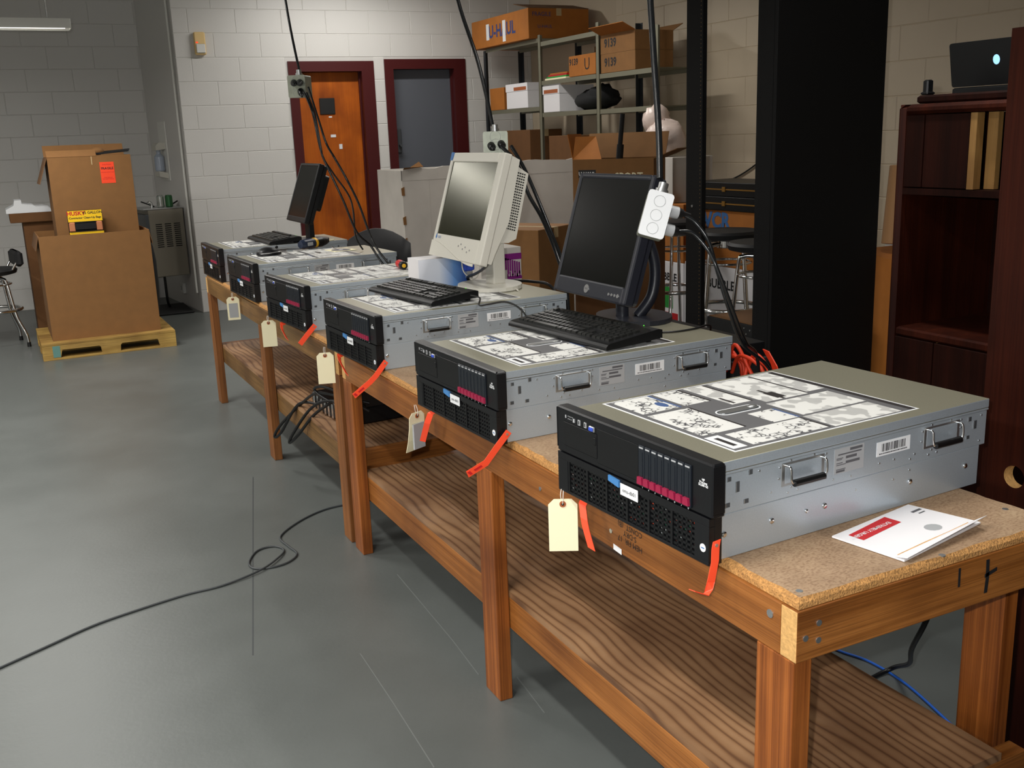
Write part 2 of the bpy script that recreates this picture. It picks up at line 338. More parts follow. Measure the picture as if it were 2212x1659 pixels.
def frame(origin, ux, uy):
    """matrix whose x, y axes are ux, uy and z their normal"""
    x = Vector(ux).normalized(); y = Vector(uy); y = (y-x*y.dot(x)).normalized(); z = x.cross(y); o = Vector(origin)
    return Matrix(((x.x, y.x, z.x, o.x), (x.y, y.y, z.y, o.y), (x.z, y.z, z.z, o.z), (0, 0, 0, 1)))
def text_part(s, size, material, parent, M, name='lettering', align='CENTER', space=1., bold=0.):
    cu = bpy.data.curves.new('t', 'FONT'); cu.body = s; cu.size = size; cu.align_x = align; cu.align_y = 'CENTER'; cu.resolution_u = 2
    cu.space_line = space; cu.offset = bold
    t = bpy.data.objects.new('t', cu); me = bpy.data.meshes.new_from_object(t); bpy.data.objects.remove(t); bpy.data.curves.remove(cu)
    me.materials.clear(); me.materials.append(MATS[material]); me.name = name
    return link_mesh(name, me, parent, M=M)
XZ = lambda o, flip=1: frame(o, (flip, 0, 0), (0, 0, 1))      # faces -y
def YZ(o): return frame(o, (0, -1, 0), (0, 0, 1))              # faces -x

# ================================================================== THE ROOM
WA = -.0363
WU = Vector((math.cos(WA), math.sin(WA), 0)); WN = Vector((-math.sin(WA), math.cos(WA), 0)); W0 = Vector((.532, 8.416, 0))
CH = .2032; BW = .4064; HTOP = 3.4
fo = MB().box(-5.2, 4.3, -3.6, 10.4, -.12, 0).build('floor', 'painted_concrete'); struct(fo)
g = MB(); a, b = Vector((-.15, 3.4, 0)), Vector((-.53, 1.724, 0)); d = (b-a).normalized().cross(Vector((0, 0, 1)))*.002
g.add([a-d, a+d, b+d, b-d, *[p+Vector((0, 0, .0006)) for p in (a-d, a+d, b+d, b-d)]], [(4,5,6,7),(0,1,5,4),(1,2,6,5),(2,3,7,6),(3,0,4,7)])
g.build('joint', 'cable_grey', fo)
for pts in ([(.048, 2.042), (.025, 1.497), (.008, 1.277)], [(-.246, 1.568), (-.255, 1.258), (-.269, .936)], [(.097, 1.211), (.077, 1.013)]):
    MB().ribbon([(x, y, .0006) for x, y in pts], (1, 0, 0), .003, .0006).build('scuff_mark', 'floor_scuff', fo)
ce = MB().box(-5.2, 4.3, -3.6, 10.4, HTOP, HTOP+.1).build('ceiling', 'ceiling_paint'); struct(ce)
_bm = {}
def block_mesh(w, h, material):
    k = (round(w, 3), round(h, 3), material)
    if k not in _bm:
        c = .0035; t = .0035
        v = [(0,0,0),(w,0,0),(w,0,h),(0,0,h),(c,-t,c),(w-c,-t,c),(w-c,-t,h-c),(c,-t,h-c)]
        _bm[k] = MB().add(v, [(4,5,6,7),(0,1,5,4),(1,2,6,5),(2,3,7,6),(3,0,4,7)]).mesh('block', material)
    return _bm[k]
def lay_blocks(parent, origin, u, length, ztop, material, holes=(), phase=0., t0=0.):
    """painted concrete blocks, course by course, clipped round the openings (t0,t1,z0,z1)"""
    M0 = frame(origin, u, (-u[1], u[0], 0)); j = .0012; n = 0
    k = 0
    while k*CH < ztop:
        z0, z1 = k*CH, min((k+1)*CH, ztop); s = t0 - (BW/2 if k % 2 else 0) + phase - BW
        while s < length:
            a, b = max(s, t0), min(s+BW, length); s += BW
            if b-a < .03: continue
            segs = [(a, b)]
            for (h0, h1, y0, y1) in holes:
                if y0 < z1-.02 and y1 > z0+.02:
                    ns = []
                    for (p, q) in segs:
                        if h1 <= p or h0 >= q: ns.append((p, q)); continue
                        if h0-p > .02: ns.append((p, h0))
                        if q-h1 > .02: ns.append((h1, q))
                    segs = ns
            for (p, q) in segs:
                if q-p < .03: continue
                link_mesh('block', block_mesh(q-p-2*j, z1-z0-2*j, material), parent, M=M0 @ Matrix.Translation((p+j, 0, z0+j))); n += 1
        k += 1
    return n
def slab(name, material, pieces, u, origin, th=.2):
    m = MB(); m.M = frame(origin, u, (-u[1], u[0], 0))
    for (t0, t1, z0, z1) in pieces: m.box(t0, t1, 0, th, z0, z1)
    o = m.build(name, material); return struct(o)
D1, D2 = (.967, 1.775, 2.2), (1.88, 2.702, 2.215)   # door frames along the back wall
XR = 3.95; TEND = (XR-W0.x)/WU.x
wb = slab('wall_back', 'mortar', [(0, D1[0], 0, HTOP), (D1[0], D1[1], D1[2], HTOP), (D1[1], D2[0], 0, HTOP), (D2[0], D2[1], D2[2], HTOP), (D2[1], TEND, 0, HTOP)], WU, W0)
lay_blocks(wb, W0, WU, TEND, 2.845, 'wall_paint', [(D1[0], D1[1], 0, D1[2]), (D2[0], D2[1], 0, D2[2])], .13)
RD = 1.25; RP = W0 - WU*.17 + WN*RD                  # foot of the alcove corner
wr = slab('wall_alcove', 'mortar', [(-6., .25, 0, HTOP)], WU, RP)
lay_blocks(wr, RP - WU*2.45, WU, 2.45, 2.845, 'wall_paint', (), .2)
RU = (W0-RP); RL = RU.length; RU.normalize()
wt = slab('wall_return', 'wall_paint', [(0, RL, 0, HTOP)], (RU.x, RU.y, 0), RP, .12)
m = MB(); m.cyl(W0+Vector((-.028, .05, .18)), W0+Vector((-.028, .05, HTOP)), .011, 8)
struct(m.build('trim_1', 'lamp_housing'))
SU = Vector((0, -1, 0))
wri = slab('wall_right', 'mortar_cream', [(0, 12., 0, HTOP)], SU, (XR, 8.4, 0))
lay_blocks(wri, (XR, 8.3, 0), SU, 6.3, 2.65, 'wall_paint_cream', (), .1, 1.6)
struct(MB().box(-5.2, -5.0, -3.6, 10.4, 0, HTOP).build('wall_left', 'wall_paint'))
struct(MB().box(-5.2, 4.3, -3.6, -3.4, 0, HTOP).build('wall_front', 'wall_paint'))

def door(name, D, leaf, t_in=.085):
    o = empty_struct(name); o.matrix_world = frame(W0, WU, (-WU.y, WU.x, 0)); t0, t1, zt = D
    m = MB(); m.box(t0, t0+t_in, -.014, .13, 0, zt-.09).box(t1-t_in-.035, t1, -.014, .13, 0, zt-.09).box(t0, t1, -.014, .13, zt-.09, zt)
    m.box(t0+t_in, t0+t_in+.012, .06, .13, 0, zt-.09).box(t1-t_in-.047, t1-t_in-.035, .06, .13, 0, zt-.09)
    m.build('door_frame', 'door_frame_red', o)
    MB().box(t0+t_in, t1-t_in-.035, .085, .125, .008, zt-.092).build('door_leaf', leaf, o, .002); return o
d1 = door('door_1', D1, 'veneer'); d2 = door('door_2', D2, 'door_grey')
MB().cham(1.255, 1.40, .076, .0848, 1.73, 1.877, .003).build('sign_plate', 'sign_black', d1)
m = MB().box(1.335, 1.365, .082, .0848, 1.70, 1.712).box(1.34, 1.39, .082, .0848, 1.52, 1.545).box(1.415, 1.445, .082, .0848, 1.41, 1.455); m.build('paper_scraps', 'label_white', d1, stuff=True)
m = MB().cham(1.985, 2.03, .055, .0848, 1.35, 1.58, .006).cyl((2.01, .056, 1.42), (2.01, .01, 1.42), .013, 10); m.build('lock_case', 'steel_dark', d2)
m = MB().cyl((2.01, .02, 1.05), (2.01, .0848, 1.05), .015, 10).blob((2.01, .01, 1.05), .03, .025, .03, 12, 8); m.build('door_knob', 'zinc', d2)
# alarm sensor on the wall
se = thing('motion_sensor', 'cream motion sensor with white lens high on the block wall', 'sensor'); se.matrix_world = frame(W0+Vector((0, 0, 2.35)), WU, (-WU.y, WU.x, 0))
MB().cham(.165, .26, -.05, -.006, -.095, .095, .008).build('housing', 'beige_plastic', se)
MB().cham(.177, .252, -.058, -.048, -.08, -.005, .004).build('lens', 'lens_white', se)
MB().cham(.177, .195, -.0535, -.048, .004, .012, .001).build('status_light', 'led_red', se)

MATS['screen_dark'].node_tree.nodes['Principled BSDF'].inputs['Specular Tint'].default_value = (.9, .88, .42, 1)
# hooded fluorescent fixtures: the one in view at the left, the others unseen, added above the frame as fill light
def fixture(loc, length, along, watts, label, group=None, in_view=False):
    o = thing('fluorescent_light', label, 'light', loc, 0 if along == 'x' else R(90), group)
    L = length/2
    m = MB().prism([(-.09, -.02), (-.035, .045), (.035, .045), (.09, -.02), (.085, -.02), (.032, .038), (-.032, .038), (-.085, -.02)], 'x', -L, L)
    m.box(-L-.004, -L, -.07, .07, -.02, .04).box(L, L+.004, -.07, .07, -.02, .04); m.build('hood', 'lamp_housing', o)
    MB().cyl((-L+.03, 0, .0), (L-.03, 0, .0), .016, 10).build('tube', 'lamp_tube', o)
    for s in (-.8, .8): MB().cyl((L*s, 0, .045), (L*s, 0, HTOP-loc[2]), .003, 5).build('hanger', 'zinc', o)
    ld = bpy.data.lights.new('fluorescent_glow', 'AREA'); ld.shape = 'RECTANGLE'; ld.size = length-.1; ld.size_y = .12; ld.energy = watts*LAMP_W/21.
    ld.color = (1., .97, .92); ld.spread = R(180 if loc[1] > 6 else 150)
    lo = bpy.data.objects.new('fluorescent_glow', ld); COL.objects.link(lo); lo.parent = o; lo.location = (0, 0, -.024)
G = 'hooded ceiling lights over the room'
fixture((-1.09, 6.42, 2.275), 1.3, 'x', 26, 'white hooded fluorescent light hanging at the top left before the alcove', G)
for (x, y, z, w) in [(-3.4, 1.2, 2.95, 84), (-3.4, 4.0, 2.95, 78), (-1.1, 4.2, 2.95, 34), (2.2, 5.4, 2.95, 20), (1.9, 7.45, 2.95, 23), (-3.4, -1.6, 2.95, 50), (-1.2, .2, 2.95, 32), (1.12, 1.0, 2.95, 17)]:  # unseen fill lamps, placed to lighten the lower shelf, door wall and rear aisle
    fixture((x, y, z), 1.25, 'x' if y > 7 else 'y', w, 'unseen hooded fluorescent light added above the picture to fill light into the work room', G)

# ================================================================== WORK BENCHES
def bench(name, label, y0, y1, mid, m_ap, m_leg, first):
    o = thing(name, label, 'workbench', (0, y0, 0), 0, 'plank work benches in a row'); L = y1-y0; X1 = .64
    # worn particle board top with crumbling edges
    m = MB(); rnd = random.Random(7 if first else 9); N = 90; zt = ZT
    ring_t, ring_b = [], []
    per = [(.006+(X1-.012)*i/14, .004) for i in range(14)] + [(X1-.006, .004+(L-.008)*i/N) for i in range(N)] + [(X1-.006-(X1-.012)*i/14, L-.004) for i in range(14)] + [(.006, L-.004-(L-.008)*i/N) for i in range(N)]
    cx, cy = X1/2, L/2; top, lip, bot = [], [], []
    for (x, y) in per:
        dx = 1 if x < .02 else (-1 if x > X1-.02 else 0); dy = 1 if y < .02 else (-1 if y > L-.02 else 0)
        a = rnd.uniform(.006, .013); top.append((x+dx*a, y+dy*a, zt)); e = rnd.uniform(0, .004); lip.append((x+dx*e, y+dy*e, zt-rnd.uniform(.006, .009))); bot.append((x, y, zt-.0165))
    n = len(per); m.add(top+lip+bot, [tuple(range(n))], 0)
    m.add(top+lip+bot, [(i, n+i, n+(i+1) % n, (i+1) % n) for i in range(n)] + [(n+i, 2*n+i, 2*n+(i+1) % n, n+(i+1) % n) for i in range(n)], 1)
    m.build('tabletop', ['particle_top', 'particle_edge'], o)
    A0, A1 = ZT-.1065, ZT-.0175
    e0 = .038
    MB().box(0, .038, e0, L-.038, A0, A1).build('front_apron', m_ap, o, .002)
    MB().box(X1-.038, X1, e0, L-.038, A0, A1).build('back_apron', m_ap, o, .002)
    for ya, yb in ((0, .0375), (L-.0375, L)):
        m = MB().box(.0, X1, ya, yb, A0, A1)
        m.m = [0, 0, 0, 1, 0, 1]; m.build('end_apron', ['fir_x', 'end_grain'], o, .002)
    zs = .312 if first else .350
    for (ya) in ([.004, mid-.045, L-.094]):
        MB().box(.0, .038, ya, ya+.09, 0, A0-.0005).build('leg', m_leg, o, .0025)
    for (ya) in ([.085, mid-.045, L-.18]):
        MB().box(X1-.038, X1, ya, ya+.09, 0, A0-.0005).build('leg', m_leg, o, .0025)
    MB().box(.040, .53, .012 if first else .0505, L-.0505, zs-.016, zs).build('lower_shelf', 'plywood_shelf', o)
    MB().box(.0395, .0775, .0505, L-.0505, zs-.106, zs-.0165).build('shelf_rail', m_ap, o, .002)
    MB().box(.492, .53, .0505, L-.0505, zs-.106, zs-.0165).build('shelf_rail', m_ap, o, .002)
    for ya in (.012, L-.05):
        MB().box(.040, .6015, ya, ya+.038, zs-.106, zs-.0165 if first and ya < .1 else zs).build('shelf_end_rail', 'fir_x', o, .002)
    return o
b1 = bench('workbench', 'nearest fir work bench with a plywood lower shelf, carrying two steel servers and an envelope', 0, 2.36, 1.165, 'fir_y', 'fir_z', True)
b2 = bench('workbench', 'far fir work bench with duller boards, carrying four steel servers in a row', 2.40, 4.965, 1.235, 'fir_dull_y', 'fir_dull_z', False)
# screws, knots and stamps on the near bench
m = MB()
for (x, z) in ((.045, .715), (.018, .695), (.045, .685)): m.cyl((x, -.0015, z), (x, .001, z), .0055, 10)
m.cyl((-.0015, .062, .716), (.001, .062, .716), .0075, 10); m.cyl((-.0015, .545, .692), (.001, .545, .692), .005, 10); m.cyl((-.0015, .85, .69), (.001, .85, .69), .005, 10)
for (x, y) in ((.03, .03), (.045, .2), (.33, .012), (.6, .1)): m.cyl((x, y, ZT-.001), (x, y, ZT+.0006), .006, 10)
m.build('screws', 'zinc', b1, stuff=True)
mm_ = frame((-.0008, .475, .712), (0, 1, 0), (0, 0, -1))
text_part('HEM FIR  17\nS-DRY\nCONST  (B)\nMILL 1148', .017, 'ink', b1, mm_, 'lumber_stamp', space=.9)
m = MB().ribbon([(.43, -.0012, .735), (.432, -.0012, .70), (.43, -.0012, .672)], (1, 0, 0), .008, .0006).ribbon([(.425, -.0012, .705), (.455, -.0012, .712)], (0, 0, 1), .007, .0006)
m.ribbon([(.36, -.0012, .735), (.361, -.0012, .70)], (1, 0, 0), .005, .0006); m.build('pen_marks', 'ink', b1, stuff=True)
m = MB().ribbon([(-.0012, .535, .662), (-.0012, .505, .66)], (0, 0, 1), .012, .0006); m.build('paper_scrap', 'label_white', b1)

# ================================================================== SERVERS
HB = .183; WB = .483; WC = .445
def U(u): return WB/2 - u*WB
def V(v): return HB - v*(HB-.001)
def make_server():
    o = thing('rack_server', 'x', 'server', (0, 0, 0), 0, 'steel rack servers lined up along the benches')
    MB().box(.028, .711, -WC/2, WC/2, .0005, .082).box(.028, .727, -WC/2, WC/2, .082, .152).build('chassis', 'steel_side', o, .0012)
    m = MB().box(.022, .731, -WC/2-.001, WC/2+.001, .158, .176).box(.022, .731, -WC/2-.001, WC/2+.001, .1525, .1575)
    m.m = [0, 0, 1, 1, 1, 1]*2; lid = m.build('lid', ['steel_lid', 'steel_side'], o, .0015)
    # instruction sheet on the lid
    z = .1763
    sh = MB().box(.092, .562, -.192, .211, .1759, z)
    base = sh.build('lid_sheet', 'label_white', lid)
    MB().box(.0965, .5575, -.1875, .2065, z, z+.0002).build('sheet_ground', 'sheet_grey', base)
    m = MB()
    pan = [(.109, .2, .094, .203, 's'), (.216, .279, .096, .203, 's'), (.108, .209, -.086, .079, 's'), (.297, .347, .046, .203, 't'), (.364, .48, .020, .203, 't'),
           (.487, .54, .031, .203, 't'), (.274, .335, -.097, -.024, 's'), (.101, .133, -.178, -.099, 'l'), (.147, .331, -.178, -.103, 's'), (.354, .526, -.092, .010, 't'), (.344, .522, -.183, -.1, 't')]
    for kind, mt in (('s', 'sketch_print'), ('t', 'type_print'), ('l', 'label_white')):
        mm = MB()
        for (x0, x1, y0, y1, k) in pan:
            if k == kind: MB().box(x0, x1, y0, y1, z+.0002, z+.0004).build('printed_panel', mt, base)
        pass
    mm = MB().box(.2, .206, .094, .203, z+.0002, z+.0004).box(.335, .341, -.097, -.024, z+.0002, z+.0004)
    mm.prism([(.184+.011*math.cos(k*.5236), .132+.02*math.sin(k*.5236)) for k in range(12)], 'z', z+.0004, z+.0005); mm.build('blue_print', 'sheet_blue', base, stuff=True)
    mm = MB().box(.5425, .5555, -.1875, .2065, z+.0002, z+.0004).box(.347, .353, .046, .203, z+.0002, z+.0004).box(.48, .486, .031, .203, z+.0002, z+.0004).box(.279, .285, .096, .203, z+.0002, z+.0004).box(.209, .215, -.086, .079, z+.0002, z+.0004).box(.331, .337, -.178, -.103, z+.0002, z+.0004)
    mm.box(.112, .122, -.165, -.112, z+.0004, z+.0005).box(.41, .418, .02, .1, z+.0004, z+.0005).box(.305, .312, .052, .1, z+.0004, z+.0005).box(.405, .43, .03, .075, z+.0004, z+.0005)
    mm.build('black_print', 'sheet_black', base, stuff=True)
    # lid latch slot
    cap = [(.2445+.0185*math.cos(R(a)), .0095+.0185*math.sin(R(a))) for a in range(90, 271, 20)] + [(.3145+.0185*math.cos(R(a)), .0095+.0185*math.sin(R(a))) for a in range(-90, 91, 20)]
    inn = [(.2795+(x-.2795)*.95, .0095+(y-.0095)*.8) for x, y in cap]; inn2 = [(.2795+(x-.2795)*.9, .0095+(y-.0095)*.6) for x, y in cap]
    la = MB().prism(cap, 'z', z, z+.0006).build('latch_slot', 'label_white', lid)
    MB().prism(inn, 'z', z+.0004, z+.0009).build('slot_recess', 'steel_dark', la)
    MB().prism(inn2, 'z', z+.0006, z+.002).blob((.317, .011, z+.002), .012, .008, .002, 12, 6).build('latch_lever', 'zinc', la)
    # upper bezel
    bz = MB().cham(.0, .028, -WB/2, WB/2, .087, HB, .003).build('upper_bezel', 'bezel_black', o)
    MB().cham(-.0015, .0005, U(.3), U(.055), V(.43), V(.155), .0008).cham(-.0035, -.001, U(.298), U(.28), V(.28), V(.20), .001).build('optical_drive_cover', 'black_plastic', bz)
    MB().cham(-.001, .0005, U(.575), U(.305), V(.47), V(.09), .0006).build('blank_panel', 'black_plastic', bz)
    m = MB()
    for k in range(4): m.box(-.0006, .0002, U(.088+.011*k+.004), U(.088+.011*k), V(.085), V(.075))
    for k in range(3): m.box(-.0006, .0002, U(.088+.011*k+.004), U(.088+.011*k), V(.115), V(.105))
    m.box(-.0008, .0002, U(.075), U(.068), V(.11), V(.075)).box(-.002, .0002, U(.14), U(.13), V(.125), V(.085)); m.build('indicator_row', 'label_grey', bz, stuff=True)
    for u in (.165, .21): MB().box(-.0012, .0002, U(u+.016), U(u), V(.135), V(.075)).box(-.0016, -.001, U(u+.011), U(u+.005), V(.125), V(.085), 1).build('usb_port', ['label_grey', 'hole_black'], bz)
    MB().cham(-.004, .0005, U(.29), U(.25), V(.145), V(.085), .0015).cham(-.0065, -.003, U(.283), U(.257), V(.135), V(.095), .001, 1).build('monitor_port', ['zinc', 'vga_blue'], bz)
    dr0 = None
    for i in range(8):
        u0 = .585 + i*.0386; y1, y0 = U(u0), U(u0+.0355)
        if dr0 is None:
            me = MB().cham(-.0035, .0005, -.0355*WB, 0, V(.5), V(.075), .0008).box(-.0042, -.003, -.026*WB, -.009*WB, V(.40), V(.14)).mesh('drive', 'drive_black')
            ml = MB().prism([(-.0355*WB+.001, V(.475)), (-.001, V(.475)), (-.002, V(.40)), (-.0355*WB+.003, V(.40))], 'x', -.0085, -.003).mesh('latch', 'maroon_latch')
            mk = MB().box(-.0042, -.0034, -.03*WB, -.006*WB, V(.105), V(.09)).mesh('drive_mark', 'label_grey'); dr0 = 1
        d = link_mesh('drive', me, bz, (0, y1, 0)); link_mesh('latch', ml, d); link_mesh('drive_mark', mk, d)
    text_part('HP\nProLiant\nDL580 G5', .0058, 'label_white', bz, YZ((-.0006, U(.952), V(.2))), space=.85, bold=.0002)
    for s, xx in ((1, WB/2), (-1, -WB/2)): MB().cham(.0, .026, min(xx, xx+s*.0015), max(xx, xx+s*.0015), .095, HB-.004, .0006).build('bezel_ear', 'bezel_black', bz)
    MB().box(.004, .02, WB/2+.001, WB/2+.0018, .11, .15).build('side_sticker', 'label_grey', bz)
    # lower bezel with grille
    yl, yr = WB/2, -WB/2+.008; zb = .0855
    m = MB().box(.012, .028, yr, yl, .001, zb).box(0, .012, yr, yl, V(.615), zb).box(0, .012, yr, yl, .001, V(.965)).box(0, .012, U(.075), yl, V(.965), V(.615)).box(0, .012, yr, U(.905), V(.965), V(.615))
    lb = m.build('lower_bezel', 'bezel_black', o, .0008)
    MB().box(.0082, .012, U(.905), U(.075), V(.965), V(.615)).build('circuit_boards', 'circuit_specks', lb)
    m = MB(); g0, g1 = .075, .905; gw = (g1-g0)/6
    for k in range(6):
        u0 = g0+gw*k
        m.box(.001, .008, U(u0+.012), U(u0), V(.965), V(.615))
        for q in range(1, 6): uu = u0+.012+(gw-.012)*q/5.; m.box(.003, .0075, U(uu+.0045), U(uu-.0045), V(.965), V(.615))
    for q in range(7): v0 = .615+.35*q/6.6; m.box(.003, .007, U(g1), U(g0), V(v0+.024), V(v0-.002))
    m.build('grille', 'black_plastic', lb, stuff=True)
    MB().prism([(U(.455), V(.63)), (U(.455), V(.555)), (U(.385), V(.54)), (U(.385), V(.60))], 'x', -.004, .0005).build('blue_tab', 'tab_blue', lb)
    m = MB().box(-.003, -.002, U(.578), U(.465), V(.695), V(.57)); nl = m.build('name_label', 'label_white', lb)
    text_part('oms-db01', .0105, 'ink', nl, YZ((-.0034, U(.524), V(.635))))
    for i in range(8): text_part(str(i+1), .007, 'label_white', bz, YZ((-.0006, U(.602+i*.0386), V(.525-.012))), 'drive_number')
    m = MB().cyl((-.0008, U(.952), V(.84)), (.0005, U(.952), V(.84)), .0075, 14); m.box(-.0012, -.0007, U(.961), U(.944), V(.845), V(.835), 1); m.build('round_badge', ['label_white', 'blue_print'], lb)
    # side furniture
    ys = -WC/2
    for hx in (.176, .545):
        pk = MB().cham(hx-.004, hx+.1, ys-.0008, ys+.001, .104, .147, .0006).build('handle_pocket', 'zinc', o)
        MB().box(hx+.004, hx+.092, ys-.0012, ys, .109, .143).build('pocket_back', 'steel_side', pk)
        hd = MB().tube([(hx+.004, ys+.001, .143), (hx+.004, ys-.013, .142), (hx+.004, ys-.016, .125), (hx+.007, ys-.016, .115), (hx+.016, ys-.016, .113), (hx+.078, ys-.016, .113), (hx+.087, ys-.016, .115), (hx+.09, ys-.016, .125), (hx+.09, ys-.013, .142), (hx+.09, ys+.001, .143)], .0021, 8).build('handle', 'chrome', o)
        MB().cyl((hx+.011, ys-.016, .113), (hx+.083, ys-.016, .113), .0065, 12).build('grip', 'rubber_black', hd)
    sl = MB().box(.301, .377, ys-.0006, ys, .101, .149).build('setting_label', 'label_grey', o)
    m = MB()
    for (x0, x1, z0, z1) in ((.34, .372, .141, .146), (.31, .37, .1355, .138), (.33, .358, .127, .132), (.306, .323, .129, .1305), (.306, .32, .1265, .128), (.33, .366, .1175, .1225), (.306, .322, .120, .1215), (.306, .33, .1165, .118), (.306, .33, .108, .1095), (.306, .328, .103, .107)): m.box(x0, x1, ys-.0008, ys-.0006, z0, z1)
    m.build('label_print', 'ink_grey', sl, stuff=True)
    bl = MB().box(.411, .502, ys-.0006, ys, .1135, .1415).build('barcode_label', 'label_white', o)
    m = MB(); rr = random.Random(3); x = .424
    while x < .487: w = rr.choice((.0006, .001, .0018)); m.box(x, x+w, ys-.0008, ys-.0006, .1215, .137); x += w+rr.choice((.0007, .0012, .002))
    x = .418
    while x < .494: w = rr.uniform(.001, .003); m.box(x, x+w, ys-.0008, ys-.0006, .1165, .119); x += w+.0012
    m.build('barcode', 'ink', bl, stuff=True)
    for x, r in ((.042, .0055), (.151, .0055), (.28, .0055), (.508, .0055), (.67, .0055), (.235, .0038)):
        MB().lathe([(r, 0), (r*.95, .0022), (r*.6, .0036), (.0001, .004)]).build('screw', 'chrome', o).matrix_local = frame((x, ys-.0002, .046), (1, 0, 0), (0, 0, 1))
    m = MB()
    for (x, z, w, h) in ((.071, .126, .009, .019), (.049, .097, .011, .008), (.091, .096, .011, .008), (.052, .143, .009, .008), (.1, .147, .009, .009), (.675, .142, .01, .009), (.692, .128, .01, .017), (.672, .105, .01, .007)):
        m.box(x-w/2, x+w/2, ys-.0005, ys, z-h/2, z+h/2); m.box(x-w/2, x-w/2+.0015, ys-.0015, ys, z-h/2, z+h/2, 1)
    m.build('slot_holes', ['steel_dark', 'zinc'], o, stuff=True)
    m = MB(); rr = random.Random(5)
    for hx in (.176, .545):
        for (dx, dz) in ((-.008, .141), (.018, .150), (.074, .150), (.104, .146), (.104, .130), (-.01, .121), (.02, .1), (.072, .099), (-.028, .1), (.012, .091), (.036, .092)): m.cyl((hx+dx, ys-.0012, dz), (hx+dx, ys+.0005, dz), .0021, 8)
    for (x, z) in ((.03, .137), (.035, .1), (.12, .145), (.3, .092), (.345, .09), (.42, .1), (.46, .1), (.505, .092), (.71, .145), (.708, .092), (.36, .06), (.46, .06), (.505, .07)): m.cyl((x, ys-.0012, z), (x, ys+.0005, z), .002, 8)
    m.build('rivets', 'zinc', o, stuff=True)
    for k in range(4): MB().cham(.711, .722, -.2+k*.105, -.105+k*.105, .006, .074, .001).build('power_supply', 'black_plastic', o)
    return o
srv0 = make_server()
SRV = [  # x, y, yaw, label
    (-.048, .4105, .0517, 'nearest steel server on the bench, lid bare except its printed instruction sheet'),
    (-.0452, 1.2268, .0355, 'second steel server from the near end, under the black monitor and a black keyboard'),
    (-.0248, 2.1558, .0495, 'third steel server from the near end, carrying the cream monitor and a black keyboard'),
    (-.0321, 2.9808, .0778, 'fourth steel server from the near end, with the red screwdriver on its lid'),
    (-.0152, 3.889, .0411, 'fifth steel server from the near end, with a mouse and disc sleeve on its lid'),
    (.0, 4.7387, .0117, 'farthest steel server, under the small black monitor by the block wall')]
servers = []
for i, (x, y, a, lab) in enumerate(SRV):
    s = srv0 if i == 0 else copy_tree(srv0)
    s.location = (x, y, ZT); s.rotation_euler = (0, 0, a); s['label'] = lab; servers.append(s)
# bright orange shipping straps screwed to the rails
def strap(i, pts, wdir, w=.017, screw=True, mark=False):
    inv = (Matrix.Translation(servers[i].location) @ Matrix.Rotation(servers[i].rotation_euler.z, 4, 'Z')).inverted()
    m = MB(); m.M = inv; P = [Vector(p) for p in pts]; W = Vector(wdir) if not isinstance(wdir, list) else wdir
    m.ribbon(pts, wdir, w); o = m.build('shipping_strap', 'strap_orange', servers[i], label='bright orange strap')
    if screw:
        m = MB(); m.M = inv; p = P[0]+(P[1]-P[0]).normalized()*.008; m.cyl(p+Vector((0, -.0025, 0)), p+Vector((0, .002, 0)), .0032, 8); m.build('screw', 'zinc', o)
    if mark:
        m = MB(); m.M = inv; q = P[-1]; dd = (P[-2]-q).normalized(); m.ribbon([q+dd*.02+Vector((0, -.0012, 0)), q+dd*.042+Vector((0, -.0012, 0))], wdir, .006, .0004); m.ribbon([q+dd*.004+Vector((0, -.0012, 0)), q+dd*.011+Vector((0, -.0012, 0))], wdir, .011, .0004); m.build('strap_print', 'red_print', o)
strap(0, [(-.0285, .1655, .812), (-.032, .1645, .80), (-.034, .163, .776), (-.043, .161, .744), (-.049, .16, .727), (-.056, .16, .722), (-.083, .16, .737)], [(1, 0, .12)]*3+[(1, 0, -.3)]+[(.7, -.5, .4), (.2, -.9, .2), (.1, -1, .1)], .016)
strap(1, [(-.010, .984, .796), (-.043, .98, .765), (-.075, .98, .730), (-.127, .975, .712)], [(.75, 0, -.65), (.7, 0, -.7), (.5, 0, -.85), (.35, 0, -.93)], .017, True, True)
strap(2, [(.014, 1.909, .796), (-.025, 1.905, .754), (-.045, 1.905, .737), (-.104, 1.9, .700)], [(.75, 0, -.65), (.7, 0, -.7), (.6, 0, -.78), (.5, 0, -.85)], .018, True, True)
strap(3, [(.018, 2.733, .79), (-.014, 2.735, .757), (-.048, 2.735, .721)], (.7, 0, -.7), .02)
strap(0, [(-.034, .588, .757), (-.045, .582, .746), (-.05, .568, .72), (-.05, .562, .703), (-.047, .545, .662)], (.35, -.94, -.25), .019, False)
strap(1, [(-.03, 1.396, .757), (-.045, 1.398, .750), (-.052, 1.41, .72), (-.055, 1.445, .66)], (.75, -.62, -.2), .017, False)
strap(2, [(-.012, 2.292, .757), (-.03, 2.285, .752), (-.034, 2.26, .738), (-.034, 2.19, .705)], (.45, -.6, -.65), .018, False)
strap(3, [(-.015, 3.069, .757), (-.035, 3.065, .75), (-.04, 3.04, .732), (-.04, 2.97, .703)], (.45, -.6, -.65), .018, False)
